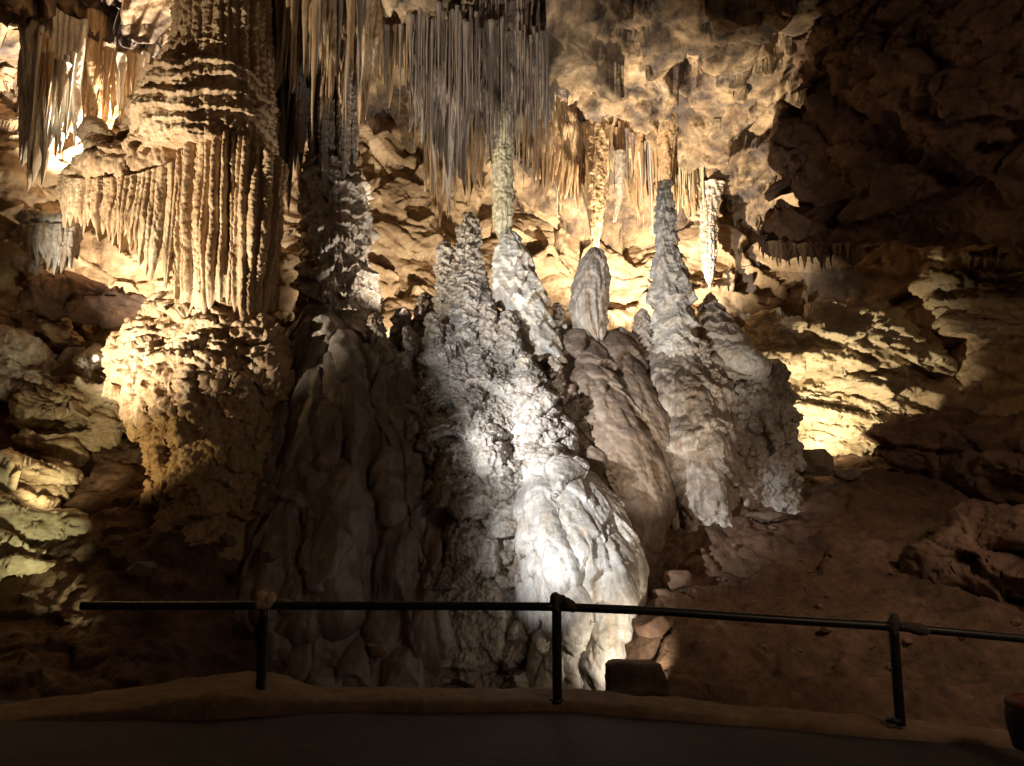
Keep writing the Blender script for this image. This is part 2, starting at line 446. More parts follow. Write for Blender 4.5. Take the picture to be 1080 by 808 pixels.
zz = np.concatenate([np.arange(-4, -1, .2), np.arange(-1, 8.6, .035), np.arange(8.6, 12, .2)])
PH, ZZ = np.meshgrid(ph, zz)
Rw = wall_f(np.column_stack([PH.ravel() * 9, ZZ.ravel()]))
V = np.column_stack([WC[0] + Rw * np.sin(PH.ravel()), WC[1] + Rw * np.cos(PH.ravel()), ZZ.ravel()])
Fw = grid_faces(len(zz), len(ph), flip=False)
def wd(p, n):
    q = p.copy(); q[:, 2] *= 1.5; q[:, 2] += .25 * p[:, 0]
    warp = np.stack([pn(p * .7), pn(p * .7 + 20), pn(p * .7 + 40)], 1)
    strata = ridged(np.column_stack([p[:, 0] * .35, p[:, 1] * .35, p[:, 2] * 2.6]) + warp * .8, 3)
    f1, f2, rid = worley(q * .8 + warp * .6, True)
    d = .32 * fbm(p * .4, 3) + facet(q, .75, .38, .24, .04) + facet(q + 5, 2.1, .28, .11, .05) * (.4 + .9 * sstep(-.2, .3, pn(p * .7))) + facet(q + 9, 5.5, .28, .14, .07) * sstep(-.1, .35, pn(p * .9 + 4)) + .02 * fbm(p * 6, 4)
    return d
V = displace(V, Fw, wd)
wall = tag(obj('cave_wall', V, Fw, M['wall']), kind='structure')

# --- ceiling
cpt = [(600, 10, 12.2), (760, 10, 12.0), (450, 20, 12.6), (600, 60, 13.3), (700, 60, 13.3), (800, 60, 13.0), (620, 130, 15.0), (720, 140, 15.2), (800, 140, 14.8), (650, 200, 16.6), (760, 220, 16.4), (840, 220, 15.8), (600, 215, 16.8), (420, 110, 16.2), (520, 120, 16.0),
       (100, -10, 11.8), (60, 40, 12.6), (130, 90, 13.8), (180, 60, 13.2), (20, 20, 12.0), (300, -20, 11.8), (900, -10, 11.6), (1000, -30, 10.8), (1100, -30, 10)]
cpp = np.array([P(*a) for a in cpt] + [np.array(a) for a in [(-12, 0, 7.2), (0, 0, 8.4), (12, 0, 7.0), (-12, -8, 6.5), (0, -8, 7.5), (12, -8, 6.5), (0, 7, 8.9), (-6, 7, 8.4), (6, 7, 8.2), (0, 21, 5.5), (-12, 18, 6), (12, 18, 5.5)]])
ceil_f = rbf(cpp[:, :2], cpp[:, 2], .15)
xs = sheet_axis(-15, (-9, 8.5), 15, .04, .3); ys = sheet_axis(-9, (10.5, 18.5), 21, .035, .3)
X, Y = np.meshgrid(xs, ys); Q = np.stack([X.ravel(), Y.ravel()], 1)
V = np.column_stack([Q, ceil_f(Q)]); Fc = grid_faces(len(ys), len(xs), flip=True)
def cd(p, n):
    rough = sstep(-.2, .25, pn(p * .5 + 3))
    d = .30 * fbm(p * .5, 3) + facet(p, .8, .55, .45, .05) + facet(p + 3, 1.9, .5, .35, .06) + rough * (facet(p + 7, 4.2, .5, .35, .1) + .6 * facet(p + 9, 9, .5, .3, .1)) + .02 * fbm(p * 7, 4)
    f1, f2, off, idn = cells(warp3(p * 2.3, 1.2, .3))
    d += .20 * np.where(RND[idn] > .72, np.maximum(0, .46 - f1), 0) * 2.3 / 2.3
    return d
V = displace(V, Fc, cd)
ceiling = tag(obj('cave_ceiling', V, Fc, M['ceiling']), kind='structure')
def ceil_z(x, y):
    return float(ceil_f(np.array([[x, y]]))[0])
print('shell', time.time() - T0)

# ------------------------------------------------------------------ bodies of rock grown from lobes
def body(name, lobes, voxel, smooth, disp, mat, label, cat, parent=None, base=None, group=None, kind=None):
    V, F = fuse([lobe(l) if not isinstance(l, tuple) else l for l in lobes], voxel, smooth)
    V = displace(V, F, disp)
    if base is None and parent is None:
        base = np.array([V[:, 0].mean(), V[:, 1].mean(), V[:, 2].min()])
    o = obj(name, V, F, mat, parent=parent, base=base)
    if kind: tag(o, kind=kind)
    elif parent is None: tag(o, label, cat, group)
    elif label: o['label'] = label
    return o, V, F

def drips(spine, n, ang, rr, ll, rng, up=.1, outw=.93):
    """hanging drip lobes grown over the face of a lobe whose spine is rows (px,py,Y,rpx); ang = range of bearings (0 = towards the viewer)"""
    pts = resample(np.array([[*P(a, b, c), r * c / FPX] for a, b, c, r in spine]), .1)
    out = []
    for _ in range(n):
        i = rng.integers(0, max(1, len(pts) - 4)); c = pts[i]
        th = math.radians(rng.uniform(*ang))
        dirv = np.array([math.sin(th), -math.cos(th), 0])
        r = rng.uniform(*rr); L = rng.uniform(*ll)
        rows = []
        for k, t in enumerate(np.linspace(0, 1, 5)):
            j = min(len(pts) - 1, i + int(t * L / .1)); q = pts[j]
            rows.append([*(q[:3] + dirv * (q[3] * (outw + .05 * t))), r * (.6 + .6 * math.sin(math.pi * (.15 + .6 * t)))])
        rows = np.array(rows); rows[:, 2] = np.minimum(rows[:, 2], c[2] - np.linspace(0, L, 5) * .6 + up)
        out.append(tube(rows, 12))
    return out

rng = np.random.default_rng(5)
D_NOSE = np.array([.35, -.45, -.85])
# main flowstone mound
sp_core = [(500, 372, 12.9, 50), (520, 480, 12.4, 95), (525, 620, 12.1, 120), (525, 760, 11.8, 140), (525, 900, 11.5, 170)]
sp_nose = [(556, 425, 11.6, 10), (566, 480, 11.2, 20), (592, 530, 10.6, 36), (614, 590, 10.15, 49), (622, 655, 9.9, 44), (614, 740, 9.75, 46), (610, 850, 9.6, 60)]
sp_face = [(480, 410, 12.0, 34), (500, 465, 11.6, 50), (514, 530, 11.2, 52), (520, 585, 11.0, 42), (522, 620, 11.0, 30)]
sp_low = [(508, 590, 11.1, 34), (512, 680, 10.8, 36), (508, 780, 10.5, 44), (505, 900, 10.2, 60)]
sp_low2 = [(548, 560, 10.8, 16), (556, 620, 10.55, 22), (566, 690, 10.3, 26), (566, 800, 10.0, 36), (560, 900, 9.8, 44)]
sp_left1 = [(345, 365, 12.4, 34), (355, 450, 12.0, 46), (345, 560, 11.4, 56), (335, 700, 11, 75), (330, 860, 10.4, 90)]
sp_left2 = [(400, 405, 12.3, 34), (425, 500, 11.7, 48), (440, 610, 11.2, 52), (440, 720, 10.8, 66), (435, 860, 10.2, 80)]
sp_left3 = [(455, 520, 11.1, 16), (463, 580, 10.8, 15), (462, 640, 10.7, 12)]
lobes = [sp_core, sp_face, sp_low, sp_low2,
         [(400, 400, 13.2, 26), (480, 385, 13.2, 34), (560, 380, 13.2, 34), (650, 392, 13.4, 30), (720, 395, 13.4, 22)],
         [(420, 430, 12.6, 30), (470, 420, 12.4, 32)], [(578, 405, 12.5, 18), (590, 450, 12.2, 22), (604, 500, 11.9, 24)],
         [(430, 470, 12.0, 26), (448, 560, 11.5, 34), (460, 660, 11.1, 40), (465, 800, 10.7, 50)],
         [(548, 395, 11.9, 14), (556, 420, 11.7, 18)],
         [(538, 515, 10.95, 24), (562, 580, 10.6, 26)],
         [(470, 560, 11.2, 16), (486, 610, 10.9, 20), (490, 640, 10.8, 12)]]
nose_lobes = [sp_nose, [(556, 450, 11.3, 18), (580, 505, 10.9, 28), (615, 555, 10.45, 40), (640, 600, 10.2, 28)], [(575, 478, 11.2, 14), (608, 516, 11.0, 14), (640, 546, 10.9, 8)], [(560, 560, 10.6, 20), (590, 640, 10.2, 34)]]
left_lobes = [sp_left1, sp_left2, sp_left3, [(380, 400, 12.6, 30), (390, 480, 12.0, 34), (395, 560, 11.6, 30)]]
parts = [lobe(l) for l in lobes]
parts += drips(sp_face, 24, (-70, 60), (.10, .20), (.15, .45), rng, outw=.97)
parts += drips(sp_face, 20, (-70, 60), (.05, .12), (.2, .5), rng, outw=.99)
parts += drips(sp_low, 26, (-70, 70), (.06, .14), (.4, 1.1), rng, outw=.98)
parts += drips(sp_low2, 22, (-80, 60), (.05, .10), (.2, .6), rng, outw=.98)
left_parts = [lobe(l) for l in left_lobes] + drips(sp_left1, 22, (-80, 70), (.10, .24), (.6, 1.7), rng, outw=.97) + drips(sp_left2, 22, (-75, 70), (.08, .20), (.5, 1.5), rng, outw=.98) + drips(sp_left3, 5, (-60, 60), (.05, .09), (.3, .8), rng)
nose_parts = [lobe(l) for l in nose_lobes] + drips(sp_nose, 30, (-75, 80), (.06, .16), (.4, 1.2), rng, outw=.985, up=.25) + drips(nose_lobes[1], 16, (-40, 85), (.05, .11), (.4, .9), rng, outw=1.0, up=.25)
# bright stacked lobes down the ridge
for (a, b, c, r, l) in [(559, 402, 11.35, 11, 26), (569, 455, 10.95, 15, 24), (580, 480, 10.85, 9, 20), (552, 430, 11.3, 9, 22), (588, 462, 11.1, 8, 20), (575, 500, 10.7, 13, 18), (560, 492, 10.8, 11, 20), (548, 463, 11.2, 12, 22), (592, 500, 10.9, 8, 26)]:
    parts.append(lobe([(a, b - r, c, r * .8), (a, b, c - .03, r), (a + 2, b + l * .6, c - .05, r * .9), (a + 3, b + l, c - .02, r * .45)], 14))
V, Fm = fuse(parts, .018, 4)
DZ = np.array([0, -.25, -1.0])
def md(p, n):
    low = sstep(-.3, -.9, p[:, 2])
    fold = ridged(warp3(np.column_stack([p[:, 0] * 1.5, p[:, 1] * 1.5, p[:, 2] * .28]), .8, .5), 2)
    d = .09 * fbm(p * .9, 3)
    d += shingle(p, DZ, 1.1, 1.3, .20) + shingle(p + 5, DZ, 2.8, 3.2, .07) + (.06 * (.5 - worley(p * 19)[0]) + .045 * (.5 - worley(p * 9 + 5)[0])) * (1 - .6 * low)
    d += low * (.12 * fold + .03 * ridged(np.column_stack([p[:, 0] * 6, p[:, 1] * 6, p[:, 2] * 1.2]), 3)) + .012 * fbm(p * 14, 3)
    return d
def ld(p, n):
    fold = ridged(warp3(np.column_stack([p[:, 0] * 1.5, p[:, 1] * 1.5, p[:, 2] * .28]), .8, .5), 2)
    fine = ridged(warp3(np.column_stack([p[:, 0] * 7, p[:, 1] * 7, p[:, 2] * .9]), .8, .3), 2)
    return .10 * fbm(p * .9, 3) + .22 * fold + shingle(p, DZ, .45, 1.9, .10) + .018 * fine + .010 * fbm(p * 6, 3)
def nd(p, n):
    streak = ridged(warp3(rotstretch(p, D_NOSE, .6, 6), .5, .4), 3)
    fine = ridged(warp3(rotstretch(p, D_NOSE, 1.2, 17), .5, .4), 2)
    return .08 * fbm(p * .9, 3) + shingle(p, D_NOSE, .55, 1.7, .12) + shingle(p + 3, D_NOSE, 1.1, 4.2, .045) + .028 * streak + .010 * fine + .008 * fbm(p * 12, 3)
V = displace(V, Fm, md)
mound = empty('flowstone_mound', P(540, 740, 10.8))
tag(mound, 'huge grey flowstone mound with a white lit nose rising behind the railing', 'flowstone')
obj('body', V, Fm, M['popcorn'], parent=mound)
V, F = fuse(left_parts, .02, 5)
V = displace(V, F, ld)
obj('drapes', V, F, M['drape'], parent=mound)['label'] = 'smooth dark hanging drapes'
V, F = fuse(nose_parts, .018, 4)
V = displace(V, F, nd)
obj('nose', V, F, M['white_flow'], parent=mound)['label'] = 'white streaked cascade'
print('mound', len(V), time.time() - T0)

# brown smooth sheet on its right flank (a part with its own look) and the tan buttress
D_FL = np.array([.35, -.3, -.9])
fl_lobes = [[(608, 372, 12.6, 22), (630, 440, 12.2, 40), (652, 510, 11.8, 46), (664, 575, 11.5, 26)],
            [(640, 380, 12.8, 28), (668, 450, 12.3, 34), (684, 515, 12.0, 22), (690, 550, 11.8, 12)],
            [(655, 540, 11.6, 28), (672, 590, 11.4, 12)],
            [(590, 400, 12.2, 14), (615, 470, 11.7, 22), (640, 530, 11.4, 14)],
            [(596, 392, 12.1, 8), (622, 448, 11.75, 8), (638, 486, 11.5, 7), (647, 520, 11.3, 5)],
            [(584, 440, 11.6, 7), (610, 490, 11.25, 8), (630, 525, 11.0, 6), (645, 545, 10.9, 4)],
            [(600, 470, 11.5, 9), (628, 510, 11.15, 9), (645, 540, 11.0, 5)]]
def fd(p, n):
    streak = ridged(warp3(rotstretch(p, D_FL, .6, 5), .5, .4), 3)
    return .08 * fbm(p * 1.1, 3) + shingle(p, D_FL, .5, 1.2, .13) + shingle(p + 3, D_FL, 1.0, 3.0, .04) + .018 * streak + .014 * fbm(p * 7, 3) + .03 * (pn(p * 1.3 + 8) > .25) * (.5 - worley(p * 14)[0])
body('side_sheet', fl_lobes, .022, 8, fd, M['flank'], 'smooth brown flowstone sheet', None, parent=mound)
bt = [[(704, 380, 12.9, 24), (718, 430, 12.6, 36), (733, 490, 12.4, 37), (738, 545, 12.3, 36), (738, 600, 12.2, 40)],
      [(686, 415, 13.0, 22), (698, 480, 12.7, 24), (694, 560, 12.3, 24), (690, 620, 12.1, 26)], [(758, 410, 13.1, 20), (768, 480, 12.95, 24), (768, 540, 12.7, 26), (768, 590, 12.6, 26)],
      [(690, 400, 12.9, 12), (700, 470, 12.5, 16), (712, 545, 12.4, 18)],
      [(748, 392, 12.8, 10), (754, 430, 12.5, 14), (760, 490, 12.3, 12)]]
def bd(p, n):
    warp = np.stack([pn(p * 1.2), pn(p * 1.2 + 20), pn(p * 1.2 + 40)], 1)
    f1, f2 = worley(np.column_stack([p[:, 0] * 3, p[:, 1] * 3, p[:, 2] * 1.4]) + warp * .6)
    return .09 * fbm(p * 1.3, 3) + .12 * (.5 - f1) + shingle(p, (0, -.2, -1), .9, 2.0, .13) + shingle(p + 3, (0, -.2, -1), 2.2, 4.0, .05) + .05 * (.5 - worley(p * 6)[0]) + .05 * ridged(np.column_stack([p[:, 0] * 5, p[:, 1] * 5, p[:, 2] * 1.2]), 3) + .02 * (.5 - worley(p * 13)[0]) + .01 * fbm(p * 12, 2)
body('flowstone_buttress', bt, .024, 5, bd, M['calcite'], 'tan rounded flowstone buttress under the tallest stalagmite pillar', 'flowstone')
cr = [[(775, 385, 13.3, 24), (792, 440, 13.1, 32), (800, 510, 13, 36), (800, 560, 12.8, 40)], [(815, 400, 13.4, 14), (822, 440, 13.2, 18), (818, 500, 13.1, 20)]]
crp = [lobe(l) for l in cr] + drips(cr[0], 60, (-80, 80), (.05, .15), (.1, .35), rng)
crp = [tuple(c) for c in crp]
def crd(p, n):
    return .10 * fbm(p * 1.3, 3) + .26 * (.5 - worley(p * 3.6)[0]) + .11 * (.5 - worley(p * 10)[0]) + .015 * fbm(p * 14, 2)
body('crusty_flowstone', crp, .024, 3, crd, M['popcorn'], 'dark knobbly flowstone crust at the right end of the mound beside the lit rock slab', 'flowstone')
print('flanks', time.time() - T0)

# ------------------------------------------------------------------ spindles: stalagmites, pillars, columns
def spindle(rows, Y, seed, tier=.16, tamp=.10, rope=.0, nrope=26, rope_lo=None, pop=.02, wob=.05, nu=110, dz=.014, depth=1.0, scallop=1.0, taper_bottom=False):
    """rows (py, xl, xr) from top to bottom -> closed skin of revolution with drip tiers, ropes and knobs"""
    rows = [(py, xl, xr) for py, xl, xr in rows]
    pts = []
    for py, xl, xr in rows:
        c = P((xl + xr) / 2, py, Y); pts.append([c[0], c[1], c[2], (xr - xl) / 2 * Y / FPX])
    pts = np.array(pts)
    R = resample(pts, dz); R[:, 3] = np.maximum(R[:, 3], .004)
    o = np.argsort(-R[:, 2], kind='stable'); R = R[o]
    n = len(R); th = np.linspace(0, 2 * math.pi, nu, endpoint=False)
    z = R[:, 2]; zz_, tt = np.meshgrid(z, th, indexing='ij')
    r0 = np.repeat(R[:, 3][:, None], nu, 1)
    so = seed * 13.7
    ring = np.stack([np.cos(tt).ravel() * 1.0, np.sin(tt).ravel() * 1.0], 1)
    def rn(k, kz, off=0): return pn(np.column_stack([ring * k + so + off, zz_.ravel() * kz])).reshape(n, nu)
    r = r0 * (1 + wob * 2 * rn(1.2, 1.3, 3) + wob * rn(2.5, 3.5, 9))
    if tier:
        ph_ = zz_ / tier + 1.0 * rn(1.1, .8, 21) + .40 * scallop * rn(3.2, 1.0, 33) + .10 * scallop * rn(9, 1.2, 35)
        k = np.floor(ph_); fr = ph_ - k
        amp = .5 + RND[(k.astype(int) * 7 + seed) % 256]
        prot = (1 - fr) ** 1.2 * sstep(0, .16, fr)
        r = r + tamp * amp * np.minimum(r0, .30) * (prot - .35)
        # little drip flutes under each rim
        fl = np.abs(np.sin(tt * (nrope * .9) + 2.5 * rn(2, 1.1, 44)))
        r = r + .11 * np.minimum(r0, .3) * fl * sstep(.75, .1, fr) * (tamp > 0)
    if rope:
        s = tt / (2 * math.pi) * nrope + .5 * rn(2.5, .25, 55) + .18 * rn(6, 1.2, 56)
        i = np.floor(s).astype(int); u = 2 * (s - i) - 1
        w = np.sqrt(np.clip(1 - u * u, 0, 1))
        ra = .65 + .7 * RND[(i * 5 + seed) % 256]
        pr = rope * ra * w * (1 + .25 * rn(6, 14, 57)) 
        if rope_lo is not None:
            zlo = P(0, rope_lo, Y)[2] + (RND[(i * 3 + 7 + seed) % 256]) * .28
            pr = pr * sstep(0, .05, zz_ - zlo) - .12 * sstep(.04, 0, zz_ - zlo)
        r = r + pr - rope * .5
    if pop:
        q = np.column_stack([np.cos(tt).ravel() * r0.ravel(), np.sin(tt).ravel() * r0.ravel(), zz_.ravel()]) + so
        r = r + (pop * (.5 - worley(q * 16)[0]) + pop * .8 * fbm(q * 9, 3)).reshape(n, nu) * np.minimum(1, r0 / .08)
    r = np.maximum(r, .003)
    V = np.stack([R[:, 0][:, None] + r * np.cos(tt), R[:, 1][:, None] + depth * r * np.sin(tt), zz_], -1).reshape(-1, 3)
    F = grid_faces(n, nu, True, flip=True)
    i0 = len(V)
    V = np.vstack([V, [R[0, 0], R[0, 1], R[0, 2] + .5 * r[0].mean()], [R[-1, 0], R[-1, 1], R[-1, 2] - .002]])
    k = np.arange(0, nu, 2)
    b = (n - 1) * nu
    F = np.vstack([F, np.stack([np.full_like(k, i0), k, k + 1, (k + 2) % nu], -1), np.stack([np.full_like(k, i0 + 1), b + (k + 2) % nu, b + k + 1, b + k], -1)])
    return V, F

def stalagmite(name, rows, Y, mat, label, cat='stalagmite', group=None, **kw):
    V, F = spindle(rows, Y, **kw)
    o = obj(name, V, F, mat, base=np.array([V[-1][0], V[-1][1], V[:, 2].min()]))
    return tag(o, label, cat, group)

# twin peaked grey stalagmite
V1, F1 = spindle([(224, 494, 498), (232, 489, 503), (245, 483, 507), (262, 479, 507), (290, 474, 509), (319, 468, 517), (345, 462, 522), (372, 458, 524)], 12.4, 3, tier=.34, tamp=.08, pop=.075, wob=.14)
V2, F2 = spindle([(255, 465, 471), (262, 461, 477), (275, 460, 480), (300, 460, 484), (340, 459, 488), (365, 458, 490)], 12.45, 5, tier=.3, tamp=.08, pop=.07, wob=.1, nu=80)
V, F = join([(V1, F1), (V2, F2)])
o = obj('stalagmite', V, F, M['popcorn'], base=P(490, 372, 12.4))
tag(o, 'dark grey twin peaked stalagmite with a sharp tip at the left of the white stalagmite', 'stalagmite')
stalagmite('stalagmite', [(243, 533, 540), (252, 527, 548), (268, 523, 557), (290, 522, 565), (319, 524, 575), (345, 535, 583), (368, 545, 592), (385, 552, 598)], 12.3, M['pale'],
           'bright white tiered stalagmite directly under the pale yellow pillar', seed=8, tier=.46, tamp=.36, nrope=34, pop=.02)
stalagmite('stalagmite', [(262, 624, 631), (268, 618, 637), (280, 611, 640), (300, 606, 641), (325, 603, 639), (345, 607, 638), (358, 616, 637), (372, 624, 636)], 12.5, M['calcite'],
           'bullet shaped brown stalagmite with fluted lower half standing alone in the middle', seed=12, tier=.5, tamp=.12, rope=.035, nrope=20, pop=.018, wob=.03)
stalagmite('stalagmite_pillar', [(192, 696, 707), (210, 694, 709), (232, 693, 711), (250, 692, 712), (262, 692, 713), (270, 690, 717), (289, 688, 723), (325, 689, 731), (350, 690, 733), (368, 691, 734), (374, 696, 731), (392, 704, 726)], 12.6, M['pale'],
           'tallest pale tiered pillar reaching up to the ceiling drips right of centre', 'pillar', seed=17, tier=.38, tamp=.5, rope=.015, nrope=30, pop=.03)
stalagmite('stalagmite', [(309, 748, 751), (318, 741, 757), (335, 733, 768), (350, 731, 776), (368, 734, 786), (385, 740, 796), (402, 744, 808)], 13.0, M['calcite'],
           'cone shaped grey stalagmite with a white lump at its foot, rightmost on the mound', seed=21, tier=.22, tamp=.25, nrope=30, pop=.03, wob=.1)
V, F = fuse([lobe([(765, 372, 12.7, 12), (785, 380, 12.6, 17), (798, 388, 12.7, 13)]), lobe([(770, 352, 12.8, 12), (780, 366, 12.7, 12)])], .02, 4)
V = displace(V, F, lambda p, n: .05 * fbm(p * 2, 3) + .02 * ridged(p * 6, 3) + .01 * fbm(p * 18, 2))
tag(obj('calcite_lump', V, F, M['pale'], base=P(785, 392, 12.7)), 'smooth white calcite lump at the foot of the rightmost stalagmite', 'flowstone')
stalagmite('stalagmite', [(326, 674, 680), (335, 670, 686), (350, 668, 690), (375, 667, 692), (395, 668, 694)], 12.9, M['calcite'], 'squat dark stump stalagmite left of the tallest pillar', seed=25, tier=.14, tamp=.2, pop=.03)
small = [  # rows (top py, base py, x centre, half width, Y, lean, label)
    (331, 374, 398, 10, 12.0, 2, 'stout round topped stalagmite at the far left end of the mound', 'calcite'),
    (344, 384, 435, 9, 12.0, 5, 'beaded narrow stalagmite leaning right on the left shoulder', 'popcorn'),
    (330, 394, 458, 11, 11.8, 2, 'fat blunt stalagmite in front of the twin peaked one', 'popcorn'),
    (342, 375, 473, 6, 11.9, 0, 'thin grey stub touching the fat blunt stalagmite', 'popcorn'),
    (350, 376, 485, 6, 11.9, 0, 'knobbly grey stub between the thin stub and the slender peg', 'popcorn'),
    (348, 378, 503, 5, 11.9, 0, 'slender peg stalagmite in the dark hollow below the twin peaks', 'popcorn'),
    (317, 380, 517, 11, 11.85, 3, 'rounded grey stalagmite at the right rim of the dark hollow', 'popcorn'),
    (328, 385, 538, 12, 11.75, 2, 'knobbly broad stalagmite below the bright white tiered one', 'popcorn'),
    (320, 358, 590, 7, 12.5, 2, 'small banded cone stalagmite left of the bullet shaped one', 'calcite'),
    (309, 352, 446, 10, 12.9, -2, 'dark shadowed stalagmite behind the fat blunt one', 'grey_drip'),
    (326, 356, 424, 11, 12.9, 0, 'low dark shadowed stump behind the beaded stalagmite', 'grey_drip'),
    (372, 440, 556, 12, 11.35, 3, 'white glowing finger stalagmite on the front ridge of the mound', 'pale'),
    (390, 412, 445, 8, 11.8, -1, 'pale double knob stalagmite low on the left shoulder', 'pale'),
    (366, 412, 408, 11, 11.9, 2, 'brown fluted lump at the left edge above the dark drapes', 'calcite'),
    (372, 414, 424, 10, 11.8, -2, 'grey fluted lump next to the brown one above the dark drapes', 'calcite'),
    (375, 412, 587, 7, 11.7, 3, 'small grey stub beside the brown side sheet', 'calcite'),
    (345, 385, 655, 7, 12.8, 1, 'grey knobbly stub right of the bullet shaped stalagmite', 'popcorn'),
    (355, 392, 644, 6, 12.7, 2, 'short pale stub close to the foot of the bullet shaped stalagmite', 'calcite'),
    (358, 392, 742, 8, 12.5, 1, 'knobbly pale stub at the right foot of the tallest pillar', 'calcite'),
    (388, 420, 752, 9, 12.4, 2, 'lumpy tan stub leaning on the right shoulder of the buttress', 'calcite'),
]
for k, (t, b, x, w, Yd, ln, lab, mt) in enumerate(small):
    h = b - t
    rows = [(t, x - ln - w * .3, x - ln + w * .3), (t + h * .08, x - ln - w * .62, x - ln + w * .62), (t + h * .3, x - ln * .5 - w * .85, x - ln * .5 + w * .85), (t + h * .65, x - w, x + w), (b, x + ln * .5 - w * 1.12, x + ln * .5 + w * 1.12), (b + 14, x + ln - w * 1.15, x + ln + w * 1.15)]
    stalagmite('stalagmite', rows, Yd, M[mt], lab, group='small stalagmites on the mound', seed=40 + 3 * k, tier=.16 + .12 * RND[k], tamp=.16, nrope=18, pop=.05, wob=.09, nu=64)
print('stalagmites', time.time() - T0)

# ------------------------------------------------------------------ the great fluted column
colm = empty('fluted_column', P(222, 520, 11.9))
tag(colm, 'giant fluted column joining ceiling and floor at the left, with a draped shelf', 'column')
YC = 12.0
V, F = spindle([(-60, 187, 287), (0, 186, 286), (45, 185, 287), (70, 183, 288), (110, 182, 290), (150, 183, 291), (200, 184, 291), (260, 186, 291), (300, 189, 290), (330, 191, 289), (350, 195, 287)], YC, 61, tier=0, rope=.11, nrope=30, rope_lo=334, pop=.035, wob=.018, nu=420, dz=.016)
obj('shaft', V, F, M['column'], parent=colm)
# overlapping draped tiers at the shoulder
tiers = [(48, 64, 178, 276), (66, 92, 166, 284), (88, 122, 156, 288), (118, 160, 146, 290)]
for k, (t, b, xl, xr) in enumerate(tiers):
    V, F = spindle([(t - 4, (xl + xr) / 2 - 8, (xl + xr) / 2 + 8), (t, xl + 18, xr - 14), (t + 6, xl + 5, xr - 4), ((t + b) / 2, xl, xr), (b, xl + 3, xr - 1), (b + 14, xl + 10, xr - 4)], YC - .03 * k, 70 + k, tier=.30, tamp=.22, rope=.04, nrope=44, pop=.035, wob=.07, nu=300)
    obj('drape_tier', V, F, M['column'], parent=colm)

